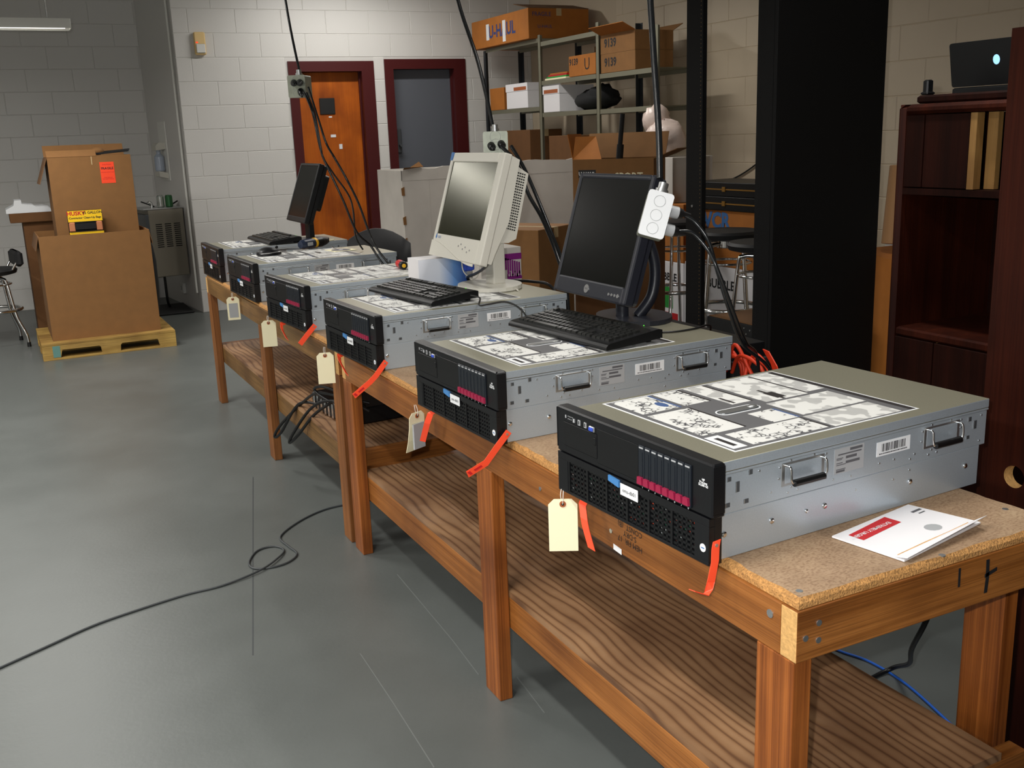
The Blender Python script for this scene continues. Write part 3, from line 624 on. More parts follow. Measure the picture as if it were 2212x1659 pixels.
# manila tags on strings
def hang_tag(c, lab, tilt=0., printed=None, turn=0.):
    d = (CAM-Vector(c)); a = math.atan2(d.y, d.x)+math.pi/2+turn
    o = thing('manila_tag', lab, 'tag', c, a, 'manila tags hanging from the servers')
    m = MB(); w, h = .0305, .058
    poly = [(-w, -h), (w, -h), (w, h-.012), (w-.012, h), (-w+.012, h), (-w, h-.012)]
    seg = []
    for z in (-h, -h*.4, h*.3, h-.012): seg.append((z, tilt*((z-h)/(2*h))**2))
    m.add([(-w, y, z) for z, y in seg]+[(w, y, z) for z, y in seg]+[(-w+.012, 0, h), (w-.012, 0, h)] + [(-w, y+.0012, z) for z, y in seg]+[(w, y+.0012, z) for z, y in seg]+[(-w+.012, .0012, h), (w-.012, .0012, h)],
          [(0,4,5,1),(1,5,6,2),(2,6,7,3),(3,7,9,8),(10,11,15,14),(11,12,16,15),(12,13,17,16),(13,18,19,17),(0,10,14,4),(0,1,11,10),(1,2,12,11),(2,3,13,12),(3,8,18,13),(8,9,19,18),(4,14,15,5),(5,15,16,6),(6,16,17,7),(7,17,19,9)])
    m.build('tag_card', 'manila', o)
    MB().cyl((0, -.0012, h-.011), (0, .002, h-.011), .007, 14).cyl((0, -.0016, h-.011), (0, -.001, h-.011), .003, 10, mi=1).build('ring', ['manila_ring', 'hole_black'], o)
    MB().tube([(0, -.002, h-.011), (.001, -.003, h+.004), (.002, .004, h+.02)], .0009, 6).tube([(0, .002, h-.011), (-.004, .002, h+.006), (-.002, .006, h+.02)], .0009, 6).build('string', 'string_white', o)
    if printed: MB().box(-w*.72, w*.72, -.0008-abs(tilt)*.25, -.0003, -h*.8, h*.45).build('printed_slip', printed, o)
    return o
hang_tag((-.062, .634, .687), 'blank manila tag hanging from the nearest server')
hang_tag((-.058, 1.47, .682), 'curled manila tag with a grey slip, hanging from the second server', .02, 'label_grey', R(46))
hang_tag((-.045, 2.405, .687), 'blank manila tag hanging from the third server', .004)
hang_tag((-.05, 3.235, .685), 'blank manila tag hanging from the fourth server', .003)
hang_tag((-.04, 4.02, .689), 'manila tag with a grey slip, hanging from the fifth server', .0, 'label_grey')

# ================================================================== THINGS ON THE SERVERS
def make_keyboard():
    o = thing('keyboard', 'x', 'keyboard', (0, 0, 0), 0, 'black keyboards on the servers')
    Lk, Wk = .47, .185
    prof = [(-Wk/2, .003), (Wk/2, .012), (Wk/2, .034), (Wk/2-.012, .037), (-Wk/2+.014, .0195), (-Wk/2+.006, .017), (-Wk/2, .011)]
    MB().prism([(z, x) for x, z in prof], 'y', -Lk/2, Lk/2).build('body', 'black_plastic', o, .003)
    for y in (-.19, .19): MB().box(Wk/2-.03, Wk/2-.018, y-.02, y+.02, 0, .014).build('foot', 'black_plastic', o)
    k0 = MB(); a, b, h = .0084, .0068, .0065
    k0.add([(-a,-a,0),(a,-a,0),(a,a,0),(-a,a,0),(-b,-b,h),(b,-b,h),(b,b,h),(-b,b,h)], [(4,5,6,7),(0,1,5,4),(1,2,6,5),(2,3,7,6),(3,0,4,7)])
    me = k0.mesh('key', 'key_black'); sl = math.atan2(.0175, Wk-.026); cs = {}
    def key(x, y, w=1.):
        if w not in cs:
            if w == 1.: cs[w] = me
            else:
                q = MB(); e = (w-1)*.0095; q.add([(-a,-a-e,0),(a,-a-e,0),(a,a+e,0),(-a,a+e,0),(-b,-b-e,h),(b,-b-e,h),(b,b+e,h),(-b,b+e,h)], [(4,5,6,7),(0,1,5,4),(1,2,6,5),(2,3,7,6),(3,0,4,7)]); cs[w] = q.mesh('key', 'key_black')
        z = .0192+(x-(-Wk/2+.014))*math.tan(sl)
        link_mesh('key', cs[w], o, M=Matrix.Translation((x, y, z)) @ Matrix.Rotation(-sl, 4, 'Y'))
    p = .019; y0 = Lk/2-.022; xr = [-.062+.0218*k for k in range(5)]
    rows = [[1.25]*3+[6.25]+[1.25]*4, [2.25]+[1]*10+[2.75], [1.75]+[1]*11+[2.25], [1.5]+[1]*12+[1.5], [1]*13+[2]]
    for x, rw in zip(xr, rows):
        y = y0
        for w in rw: key(x, y-w*p/2, float(w)); y -= w*p
    xf = .058
    for k in (0, 2, 3, 4, 5, 6.5, 7.5, 8.5, 9.5, 11, 12, 13, 14): key(xf, y0-(k+.5)*p)
    yn = y0-15.3*p
    for c in range(3): key(xf, yn-(c+.5)*p); key(xr[4], yn-(c+.5)*p); key(xr[3], yn-(c+.5)*p); key(xr[0], yn-(c+.5)*p)
    key(xr[1], yn-1.5*p); yp = yn-3.35*p
    for r in range(5):
        for c in range(4): key(xr[r], yp-(c+.5)*p)
    MB().box(.078, .0795, yp-.035, yp-.033, .0375, .0392).build('status_light', 'led_green', o)
    MB().tube([(Wk/2-.004, .0, .02), (Wk/2+.012, .003, .012)], .003, 6).build('cord_boot', 'rubber_black', o)
    return o
kb = make_keyboard(); KBS = []
for i, (x, y, a, lab) in enumerate([(.375, 1.29, R(5.5), 'black keyboard lying before the black monitor on the second server'), (.275, 2.235, R(7), 'black keyboard below the cream monitor on the third server'), (.37, 4.76, R(2), 'black keyboard beside the small monitor on the farthest server')]):
    k = kb if i == 0 else copy_tree(kb); KBS.append(k); k.location = (x, y, ZL+.0014); k.rotation_euler = (0, 0, a); k['label'] = lab

def own_cord(o, pts, r=.003):
    m = MB(); m.M = (Matrix.Translation(o.location) @ Matrix.Rotation(o.rotation_euler.z, 4, 'Z')).inverted(); m.tube(pts, r, 6); return m.build('cord', 'rubber_black', o)
def rrect(w, h, r, n=4, cx=0., cy=0.):
    pts = []
    for (sx, sy, a0) in ((1, 1, 0), (-1, 1, 90), (-1, -1, 180), (1, -1, 270)):
        for k in range(n+1): a = R(a0+90*k/n); pts.append((cx+sx*(w/2-r)+r*math.cos(a), cy+sy*(h/2-r)+r*math.sin(a)))
    return pts
def bezel_frame(m, w, h, bl, br, bb, bt, d, r, z0=0., mi=0):
    """flat front frame with an opening, from z0-d to z0"""
    m.box(-w/2, -w/2+bl, 0, h, z0-d, z0, mi).box(w/2-br, w/2, 0, h, z0-d, z0, mi).box(-w/2+bl, w/2-br, 0, bb, z0-d, z0, mi).box(-w/2+bl, w/2-br, h-bt, h, z0-d, z0, mi); return m
def panel_empty(name, label, cat, foot):
    return thing(name, label, cat, foot)
def local(o, M):
    return Matrix.Translation(-Vector(o.location)) @ M

# black monitor on the second server
mo = thing('computer_monitor', 'black flat monitor with dark screen and silver badge on the second server', 'monitor', (.6, 1.40, ZL+.0014), 0, 'monitors on the servers')
F = frame((.452, 1.393, 1.022), (0, -1, 0), (.105, 0, .345)); FL = local(mo, F); w, h = .395, .36
m = MB(); m.M = FL; bezel_frame(m, w, h, .017, .017, .05, .017, .034, .01); m.build('front_bezel', 'dark_navy_plastic', mo, .006)
m = MB(); m.M = FL; m.box(-w/2+.015, w/2-.015, .045, h-.015, -.03, -.0035); m.build('screen', 'screen_black', mo)
m = MB(); m.M = FL; m.prism(rrect(w-.006, h-.006, .015, cy=h/2), 'z', -.046, -.0345).prism(rrect(.26, .25, .03, cy=h/2+.01), 'z', -.075, -.0455); m.build('back_shell', 'dark_navy_plastic', mo, .003)
m = MB(); m.M = FL; m.cyl((-.006, .024, -.001), (-.006, .024, .002), .0125, 18); bd = m.build('badge', 'silver', mo)
text_part('DELL', .0075, 'ink_grey', bd, FL @ Matrix.Translation((-.006, .024, .0024)))
for k in range(4):
    m = MB(); m.M = FL; m.cyl((.115+.0155*k, .022, -.001), (.115+.0155*k, .022, .002), .0042 if k < 3 else .0058, 12); m.build('button', 'silver', mo)
m = MB().cyl((-.02, 0, .012), (-.02, 0, .16), .019, 14); m.build('neck', 'dark_navy_plastic', mo)
m = MB().tube([(.02, -.02, .01), (.065, -.03, .07), (.075, -.03, .16), (.045, -.02, .25), (-.005, 0, .29)], .017, 10); m.build('support_arc', 'dark_navy_plastic', mo)
MB().prism([(.02+.105*math.cos(k*.2618), .13*math.sin(k*.2618)) for k in range(24)], 'z', 0, .013).build('base', 'dark_navy_plastic', mo, .003)

# cream monitor on the third server
mc = thing('computer_monitor', 'thick cream monitor with a vented side and dark screen on the third server', 'monitor', (.56, 2.27, ZL+.0014), 0, 'monitors on the servers')
F = frame((.42, 2.275, 1.052), (0, -1, 0), (.115, 0, .375)); FL = local(mc, F); w, h = .452, .392
m = MB(); m.M = FL; bezel_frame(m, w, h, .022, .042, .085, .035, .03, .01); m.build('front_bezel', 'cream_plastic', mc, .004)
m = MB(); m.M = FL; m.box(-w/2+.02, w/2-.04, .08, h-.033, -.026, -.005); m.build('screen', 'screen_dark', mc)
m = MB(); m.M = FL
m.prism([(.012, -.0305), (h-.004, -.0305), (h-.01, -.062), (.17, -.075), (.05, -.05), (.012, -.045)], 'x', -w/2+.003, w/2-.003)
sh = m.build('back_shell', 'cream_plastic', mc, .003)
m = MB(); m.M = FL; m.prism([(.2, -.072), (h-.03, -.0635), (h-.045, -.115), (.12, -.125), (.1, -.1), (.09, -.058)], 'x', -w/2+.02, w/2-.02); hump = m.build('rear_hump', 'cream_plastic', mc, .003)
m = MB(); m.M = FL
for r in range(22):
    yy = .145+r*.0092; zz = -.076+(.0135*(yy-.12)/.28)
    for c in range(5): m.box(w/2-.0205, w/2-.0195, yy, yy+.0045, zz-.006-c*.0082, zz-c*.0082)
m.build('vent_slots', 'hole_black', hump, stuff=True)
m = MB(); m.M = FL; m.prism([(-.225, 0.)]+[(-.225+.4*k/14, .030+.028*math.cos(math.pi*(k/14)*1.05)-.012*k/14) for k in range(15)]+[(.175, 0.)], 'z', .0, .0035); m.build('chin_panel', 'cream_plastic', mc, .001)
m = MB(); m.M = FL
for k in range(6): m.cyl((.02+.02*k, .052-.004*k+(.012 if k % 2 else 0), -.001), (.02+.02*k, .052-.004*k+(.012 if k % 2 else 0), .0015), .0035, 8)
m.build('buttons', 'silver', mc, stuff=True)
m = MB(); m.M = FL; m.prism([(-.203, .072), (-.196, .064), (-.189, .072), (-.196, .085)], 'z', -.001, .001); lg = m.build('logo_mark', 'blue_print', mc)
text_part('EIZO', .013, 'blue_print', lg, FL @ Matrix.Translation((-.166, .072, .0006)))
m = MB(); m.M = FL; m.prism([(-.226, h-.03), (-.207, h-.03), (-.200, h), (-.226, h)], 'z', -.001, .0012); m.build('corner_sticker', 'blue_print', mc)
MB().box(.0, .05, -.035, .035, .012, .19).build('neck', 'cream_plastic', mc, .006)
MB().prism([(.0+.115*math.cos(k*.2618), .135*math.sin(k*.2618)) for k in range(24)], 'z', 0, .014).build('base', 'cream_plastic', mc, .003)

# small black monitor on the farthest server
mf = thing('computer_monitor', 'small black monitor turned aside on the farthest server', 'monitor', (.55, 4.62, ZL+.0014), 0, 'monitors on the servers')
F = frame((.455, 4.585, 1.055), (0, -1, 0), (.115, 0, .318)); FL = local(mf, F); w, h = .38, .335
m = MB(); m.M = FL; bezel_frame(m, w, h, .016, .016, .03, .016, .03, .01); m.build('front_bezel', 'black_plastic', mf, .004)
m = MB(); m.M = FL; m.box(-w/2+.014, w/2-.014, .027, h-.014, -.026, -.003); m.build('screen', 'screen_black', mf)
m = MB(); m.M = FL; m.prism(rrect(w-.006, h-.006, .01, cy=h/2), 'z', -.05, -.0305).prism(rrect(.3, .2, .02, cy=h/2+.02), 'z', -.085, -.0495); m.build('back_shell', 'black_plastic', mf, .003)
MB().box(-.02, .012, -.04, .04, .011, .22).build('neck', 'black_plastic', mf, .004)
MB().prism([(.0+.1*math.cos(k*.2618), .12*math.sin(k*.2618)) for k in range(24)], 'z', 0, .012).build('base', 'black_plastic', mf, .003)

# mouse, disc sleeve, cordless screwdriver, red screwdriver, red cap, blue carton
ms = thing('computer_mouse', 'black computer mouse with a silver rim on the fifth server', 'mouse', (.165, 4.03, ZL+.0014), R(15))
m = MB()
prof = []
for i in range(9):
    t = i/8; prof.append((-.06+.12*t, .02+.02*math.sin(math.pi*min(1, t*1.05))**.7*1., .012+.03*math.sin(math.pi*(.12+.8*t))))
v = []
for (x, hw, z) in prof: v += [(x, -hw, .002), (x, -hw*.95, z*.5), (x, -hw*.5, z*.95), (x, hw*.5, z*.95), (x, hw*.95, z*.5), (x, hw, .002)]
m.add(v, [(i*6+k, i*6+k+1, i*6+k+7, i*6+k+6) for i in range(8) for k in range(5)]+[tuple(range(5, -1, -1)), tuple(range(48, 54))], 0, True); m.build('shell', 'black_plastic', ms)
MB().tube([(-.058, -.022, .012), (-.02, -.04, .013), (.03, -.04, .016), (.058, -.024, .014)], .0028, 6).build('rim', 'silver', ms)
MB().cyl((.045, -.004, .036), (.045, .004, .036), .007, 10).build('wheel', 'rubber_black', ms)
own_cord(ms, [(.22, 4.14, ZL+.012), (.3, 4.2, ZL+.006), (.42, 4.15, ZL+.004), (.5, 4.22, ZL+.012)], .0022)
cd = thing('disc_sleeve', 'square paper disc sleeve with a dark disc showing, on the fifth server', 'sleeve', (.525, 3.98, ZL+.0014), R(8))
MB().box(-.063, .063, -.063, .063, 0, .0015).build('sleeve', 'manila', cd)
MB().prism([(.05*math.cos(k*.2094), .05*math.sin(k*.2094)) for k in range(30)], 'z', .0015, .0022).prism([(.012*math.cos(k*.4188), .012*math.sin(k*.4188)) for k in range(15)], 'z', .0022, .0026, 1).build('disc', ['tool_navy', 'label_white'], cd)
cs_ = thing('cordless_screwdriver', 'navy and yellow cordless screwdriver lying beside the disc sleeve', 'tool', (.44, 4.19, ZL+.028), R(32))
MB().lathe([(.001, -.1), (.018, -.098), (.026, -.08), (.027, -.02), (.025, .0)], n=16).build('handle', 'tool_navy', cs_).rotation_euler = (0, R(90), 0)
MB().lathe([(.0255, .0), (.027, .002), (.027, .016), (.0255, .018)], n=16).build('collar', 'yellow_plastic', cs_).rotation_euler = (0, R(90), 0)
MB().lathe([(.025, .018), (.026, .06), (.02, .09), (.012, .115), (.001, .117)], n=16).build('nose', 'black_plastic', cs_).rotation_euler = (0, R(90), 0)
MB().lathe([(.0035, .11), (.0035, .165), (.001, .17)], n=8).build('bit', 'manila', cs_).rotation_euler = (0, R(90), 0)
MB().box(-.07, -.03, -.0278, -.0265, -.008, .01).build('nameplate', 'label_grey', cs_)
sd = thing('screwdriver', 'stubby red screwdriver with yellow end cap on the fourth server', 'screwdriver', (.5, 3.03, ZL+.0185), R(-98))
MB().lathe([(.001, -.06), (.015, -.058), (.0175, -.045), (.0175, .02), (.013, .03), (.001, .031)], n=14).build('handle', 'red_plastic', sd).rotation_euler = (0, R(90), 0)
MB().lathe([(.0178, .018), (.018, .04), (.016, .046), (.001, .0465)], n=14).build('grip_ring', 'black_plastic', sd).rotation_euler = (0, R(90), 0)
MB().lathe([(.0085, .0465), (.0085, .0485), (.0005, .049)], n=12).build('end_cap', 'yellow_plastic', sd).rotation_euler = (0, R(90), 0)
MB().lathe([(.0035, -.13), (.0035, -.058)], n=8).build('shank', 'chrome', sd).rotation_euler = (0, R(90), 0)
rc = thing('warning_lamp', 'small red plastic lamp wedged between the two farthest servers', 'lamp', (.05, 4.32, ZT+.001), 0)
MB().lathe([(.03, 0), (.034, .01), (.034, .05), (.028, .075), (.014, .09), (.001, .093)], n=16).build('dome', 'red_plastic', rc); MB().lathe([(.038, 0), (.038, .01), (.03, .0105)], n=16).build('foot', 'label_white', rc)
def blue_carton():
    m, nt, b = _new('carton_blue_fade')
    tc = nt.nodes.new('ShaderNodeTexCoord'); sx = nt.nodes.new('ShaderNodeSeparateXYZ'); nt.links.new(tc.outputs['Object'], sx.inputs[0])
    r = ramp(nt, [(.0, (232, 234, 242)), (.42, (226, 232, 244)), (.72, (110, 158, 218)), (1, (24, 64, 150))]); mr = nt.nodes.new('ShaderNodeMapRange'); mr.inputs[1].default_value = 0; mr.inputs[2].default_value = .2
    nt.links.new(sx.outputs[0], mr.inputs[0]); nt.links.new(mr.outputs[0], r.inputs[0]); nt.links.new(r.outputs[0], b.inputs['Base Color']); b.inputs['Roughness'].default_value = .4
blue_carton()
wc = thing('product_carton', 'white carton fading to blue, standing between the third and fourth servers', 'carton', (.352, 2.45, ZT+.0005), 0)
m = MB().box(0, .2, 0, .11, 0, .278); m.m = [0, 0, 1, 0, 0, 0]; m.build('carton_body', ['white_paper', 'carton_blue_fade'], wc, .001)
MB().add([(0, 0, .2785), (.2, 0, .2785), (.2, .11, .2785), (0, .11, .2785), (-.012, -.004, .290), (0, .11, .290)], [(0, 1, 2, 3)]).build('top_flap', 'white_paper', wc)
hb = thing('serial_adapter', 'blue plug with a looped white cord hanging under the cream monitor', 'plug', (.545, 2.42, ZL+.02), 0)
MB().cham(-.02, .02, -.012, .012, .03, .075, .004).build('plug_body', 'vga_blue', hb); MB().cham(-.012, .012, -.01, .01, .0, .03, .002).build('plug_shell', 'silver', hb)
MB().tube([(0, 0, .075), (.02, -.01, .09), (.04, -.02, .05), (.01, -.03, .0), (-.03, -.02, .03), (-.02, 0, .08), (.05, .01, .06), (.1, 0, -.014)], .0025, 6).build('cord', 'cable_white', hb)
tag(MB().tube([(.49, 2.10, 1.075), (.50, 2.17, 1.03), (.52, 2.30, .99), (.53, 2.40, .965), (.55, 2.415, .945), (.59, 2.41, .943), (.65, 2.374, .943), (.737, 2.268, .943), (.755, 2.14, .93), (.77, 2.05, .8)], .0055, 8).build('monitor_cable', 'rubber_black'), 'thick black cable from the cream monitor running over the third server', 'cable')
tag(MB().tube([(.55, 2.40, .948), (.63, 2.327, .942), (.65, 2.25, .941), (.617, 2.186, .941), (.60, 2.12, .941)], .003, 6).build('white_cable', 'cable_white'), 'white cord coiled beside the base of the cream monitor', 'cord')
own_cord(KBS[1], [(.36, 2.0, .962), (.38, 1.97, .955), (.345, 1.9, .943), (.36, 1.86, .95), (.4, 1.8, .96), (.42, 1.72, .93), (.41, 1.62, .85), (.45, 1.56, .79), (.55, 1.5, .775)])
own_cord(KBS[0], [(.48, 1.27, .952), (.52, 1.2, .942), (.584, 1.158, .9405), (.662, 1.158, .9405), (.726, 1.179, .9405), (.75, 1.2, .92), (.752, 1.22, .85)])

# envelope on the near bench
ev = thing('envelope', 'torn open white mailing envelope with a red strip on the near bench', 'envelope', (.36, .116, ZT+.0012), 0)
A, B_, C_, D_ = Vector((.227, .164, 0)), Vector((.46, .205, 0)), Vector((.499, .073, 0)), Vector((.253, .023, 0)); O = Vector((.36, .116, 0))
m = MB(); q = [p-O for p in (A, D_, C_, B_)]; m.add(q+[p+Vector((0, 0, .003)) for p in q], [(3,2,1,0),(4,5,6,7),(0,1,5,4),(1,2,6,5),(2,3,7,6),(3,0,4,7)]); m.build('envelope_body', 'white_paper', ev)
ex = (B_-A).normalized(); ey = (A-D_).normalized()
def E_(u, v, z=.0034): return A-O+(B_-A)*u+(D_-A)*v+Vector((0, 0, z))
m = MB(); m.add([E_(.10, .12), E_(.10, .34), E_(.62, .30), E_(.62, .06)], [(0, 1, 2, 3)]); m.add([E_(.10, .12, .0032), E_(.10, .34, .0032), E_(.62, .30, .0032), E_(.62, .06, .0032)], [(3, 2, 1, 0)]); rs = m.build('red_strip', 'red_print', ev)
text_part('EXTREMELY URGENT', .0125, 'label_white', rs, Matrix.Translation((0, 0, .0003)) @ frame(E_(.3, .21), -ex, -ey), bold=.0002)
m = MB(); m.prism([(.018*math.cos(k*.5236), .014*math.sin(k*.5236)) for k in range(12)], 'z', .0032, .0036); m.M = Matrix(); o_ = m.build('postmark', 'label_grey', ev); o_.location = E_(.70, .66, 0)
m = MB().ribbon([E_(.86, .2), E_(.98, .2)], ey, .006, .0003).ribbon([E_(.88, .28), E_(.96, .28)], ey, .003, .0003); m.build('return_lines', 'ink_grey', ev, stuff=True)
fw = D_-A
m = MB(); tw = [E_(0, .88, .0035), E_(1, .88, .0035), E_(1.02, 1.06, .022), E_(0, 1.04, .008)]; m.add(tw+[p+Vector((0, 0, .001)) for p in tw], [(0,1,2,3),(7,6,5,4),(0,4,5,1),(1,5,6,2),(2,6,7,3),(3,7,4,0)]); fp = m.build('torn_flap', 'white_paper', ev)
m = MB().ribbon([E_(.04, .885, .0042), E_(.4, .88, .0042), E_(.7, .89, .0042), E_(.97, .885, .0042)], ey, .006, .0006); m.build('torn_edge', 'end_grain', fp)

# ================================================================== HANGING OUTLETS AND CABLES
def outlet(lab, cen, ux, uy, w, h, d, covm, n, cord, plugs, cr=.006):
    o = thing('hanging_outlet', lab, 'outlet', cen, 0, 'outlet boxes hanging from ceiling cords'); FL = local(o, frame(cen, ux, uy))
    m = MB(); m.M = FL; m.prism(rrect(w, h, .006, 2), 'z', -d, -.003); m.build('box', 'galvanised', o, .002)
    m = MB(); m.M = FL; m.prism(rrect(w*1.03, h*1.03, .007, 2), 'z', -.003, .001)
    cv = m.build('cover_plate', covm, o, .0008)
    m = MB(); m.M = FL
    for (x, y) in ((0, .3*h), (0, -.02*h), (0, -.32*h)): m.tube([(x+.3*w*math.cos(k*.628)*.75, y+.3*w*math.sin(k*.628)*.75, .0012) for k in range(10)], .0006, 5, closed=True, sub=2)
    m.build('knockouts', 'label_grey', cv, stuff=True)
    m = MB(); m.M = FL; m.cyl((0, h/2, -d/2), (0, h/2+.028, -d/2), .0125, 10).cyl((0, h/2+.004, -d/2), (0, h/2+.012, -d/2), .017, 6); m.build('cord_grip', 'zinc', o)
    m = MB(); m.M = Matrix.Translation(-Vector(cen)); m.tube(cord, cr, 8); m.build('drop_cord', 'rubber_sheen', o)
    for i, (x, y, z, dx, dy, dz) in enumerate(plugs):
        m = MB(); m.M = FL; p = Vector((x, y, z)); dd = Vector((dx, dy, dz)).normalized(); m.cyl(p, p+dd*.022, .0155, 12, .015); pl = m.build('plug', 'plug_grey' if covm == 'cast_white' else 'black_plastic', o)
        m = MB(); m.M = FL; m.cyl(p+dd*.022, p+dd*.035, .014, 12, .011).cyl(p+dd*.035, p+dd*.055, .0085, 10, .005); m.build('plug_boot', 'rubber_black', pl)
    return o
outlet('overexposed white outlet box hanging beside the black monitor', (.404, .968, 1.283), (.051, -.031, -.018), (.034, .012, .103), .062, .11, .045, 'cast_white', 3,
       [(.53, 1.3, HTOP), (.52, 1.26, 3.), (.507, 1.21, 2.6), (.495, 1.16, 2.2), (.485, 1.12, 1.9), (.475, 1.08, 1.66), (.458, 1.035, 1.48), (.437, 1.0, 1.366)], [(.031, .02, -.022, 1, .1, -.2), (.031, -.025, -.022, 1, .05, -.2)], .0082)
outlet('grey outlet box hanging above the cream monitor', (.766, 2.60, 1.45), (.9, -.43, 0), (0, 0, 1), .095, .095, .075, 'galvanised', 2,
       [(.64, 3.1, HTOP), (.66, 2.98, 2.8), (.69, 2.87, 2.35), (.715, 2.79, 2.016), (.745, 2.70, 1.79), (.762, 2.66, 1.64), (.775, 2.64, 1.52)], [(-.018, -.005, 0, .2, -.3, 1), (.022, -.0, 0, .2, -.3, 1)], .0078)
outlet('grey outlet box hanging in front of the orange door', (.318, 3.81, 1.742), (.8, -.6, 0), (0, 0, 1), .085, .1, .085, 'galvanised', 2,
       [(.34, 4.25, HTOP), (.338, 4.12, 2.8), (.334, 4.0, 2.4), (.332, 3.93, 2.141), (.334, 3.88, 1.98), (.345, 3.84, 1.82)], [(-.012, .018, 0, .3, -.2, 1), (.018, .018, 0, .3, -.2, 1), (.018, -.022, 0, .4, -.5, .8)], .0062)
def cable(name, pts, r, material, label, cat='cable', group=None, n=8):
    return tag(MB().tube(pts, r, n).build(name, material), label, cat, group)
GC = 'black power cords from the hanging outlets'
cable('power_cable', [(.358, 3.755, 1.735), (.376, 3.678, 1.571), (.391, 3.644, 1.475), (.43, 3.664, 1.41), (.463, 3.624, 1.323), (.519, 3.617, 1.19), (.57, 3.601, 1.011), (.621, 3.546, .904), (.7, 3.5, .78)], .0055, 'rubber_sheen', 'rightmost black power cord falling across the orange door', 'cord', GC)
cable('power_cable', [(.346, 3.75, 1.71), (.361, 3.694, 1.603), (.365, 3.651, 1.455), (.371, 3.634, 1.402), (.438, 3.607, 1.217), (.491, 3.596, 1.061), (.557, 3.601, .989), (.594, 3.561, .909), (.66, 3.45, .78)], .0055, 'rubber_sheen', 'middle black power cord falling across the orange door', 'cord', GC)
cable('power_cable', [(.335, 3.752, 1.71), (.353, 3.701, 1.614), (.379, 3.696, 1.433), (.428, 3.704, 1.34), (.496, 3.698, 1.232), (.538, 3.769, 1.148), (.562, 3.836, 1.017), (.6, 3.85, .945)], .0045, 'rubber_sheen', 'leftmost black power cord falling across the orange door', 'cord', GC)
cable('power_cable', [(.765, 2.545, 1.44), (.79, 2.46, 1.37), (.79, 2.38, 1.262), (.80, 2.29, 1.17), (.785, 2.15, 1.037), (.792, 2.1, .9), (.8, 2.1, .5)], .0075, 'rubber_sheen', 'left black power cord dropping behind the cream monitor', 'cord', GC)
cable('power_cable', [(.80, 2.53, 1.44), (.81, 2.44, 1.35), (.815, 2.35, 1.24), (.82, 2.26, 1.12), (.80, 2.14, 1.012), (.80, 2.12, .9), (.83, 2.1, .5)], .0075, 'rubber_sheen', 'right black power cord dropping behind the cream monitor', 'cord', GC)
cable('power_cable', [(.478, .962, 1.278), (.504, .946, 1.258), (.527, .923, 1.213), (.548, .916, 1.143), (.58, .905, 1.036), (.63, .909, .94), (.765, .95, .83), (.79, .97, .6)], .0048, 'rubber_sheen', 'upper black power cord from the white hanging outlet', 'cord', GC)
cable('power_cable', [(.462, .955, 1.238), (.494, .944, 1.233), (.523, .918, 1.19), (.539, .895, 1.134), (.593, .893, 1.013), (.64, .912, .945), (.745, .985, .86), (.76, 1.0, .6)], .0048, 'rubber_sheen', 'lower black power cord from the white hanging outlet', 'cord', GC)
cable('floor_cable', [(.3, 2.8, .004), (.091, 2.81, .004), (-.015, 2.789, .004), (-.132, 2.711, .004), (-.226, 2.6, .004), (-.222, 2.489, .004), (-.213, 2.404, .004), (-.256, 2.347, .004), (-.32, 2.329, .004), (-.381, 2.352, .004), (-.387, 2.417, .004), (-.336, 2.51, .004), (-.272, 2.522, .004), (-.246, 2.465, .004), (-.288, 2.391, .008), (-.373, 2.315, .008), (-.513, 2.266, .004), (-.639, 2.257, .004), (-.808, 2.218, .004), (-.94, 2.176, .004), (-1.08, 2.1, .004), (-1.3, 1.98, .004)], .0038, 'cable_grey', 'long thin dark cord looping across the grey floor', 'cord')
cable('network_cable', [(.95, .95, .005), (.965, .86, .005), (.992, .773, .005), (.985, .634, .005), (.93, .438, .005), (.898, .343, .005), (.915, .15, .005), (.9, -.3, .005)], .0035, 'cable_blue', 'blue network cable lying on the floor behind the near bench', 'cable')
cable('power_cable', [(.80, .66, .006), (.897, .70, .006), (1.0, .70, .02), (.9, .56, .13), (.761, .434, .27), (.70, .34, .42), (.69, .3, .6), (.7, .32, .77)], .0062, 'rubber_black', 'thick black cord dropping to the floor behind the near bench', 'cord')

# junk on the far bench's lower shelf
dv = thing('power_inverter', 'black finned device box on the lower shelf of the far bench', 'device', (.2, 2.98, .3505), R(4))
MB().cham(-.09, .17, -.22, .2, 0, .07, .006).build('case', 'black_plastic', dv)
for k in range(9): MB().box(-.096, -.088, -.205+k*.044, -.185+k*.044, .004, .066).build('fin', 'chrome', dv)
GJ = 'black cords on the lower shelf'
cable('loose_cable', [(.22, 2.75, .44), (.12, 2.8, .47), (.07, 2.984, .454), (.05, 3.2, .36), (-.012, 3.35, .24), (-.03, 3.42, .17), (-.012, 3.36, .2), (.04, 3.2, .362), (.1, 3.1, .375)], .0065, 'rubber_black', 'longer black cord loop drooping off the lower shelf', 'cord', GJ)
cable('loose_cable', [(.2, 2.75, .43), (.1, 2.88, .44), (.045, 3.0, .39), (-.012, 3.12, .26), (-.02, 3.18, .2), (.0, 3.1, .25), (.05, 2.99, .36), (.11, 2.9, .43)], .0065, 'rubber_black', 'shorter black cord loop drooping off the lower shelf', 'cord', GJ)
cable('loose_cable', [(.2, 2.7, .42), (.1, 2.75, .5), (.07, 2.9, .5), (.06, 2.985, .47), (.09, 2.9, .44), (.15, 2.8, .43), (.18, 2.75, .43)], .006, 'rubber_black', 'coiled black cord piled on the finned device', 'cord', GJ)

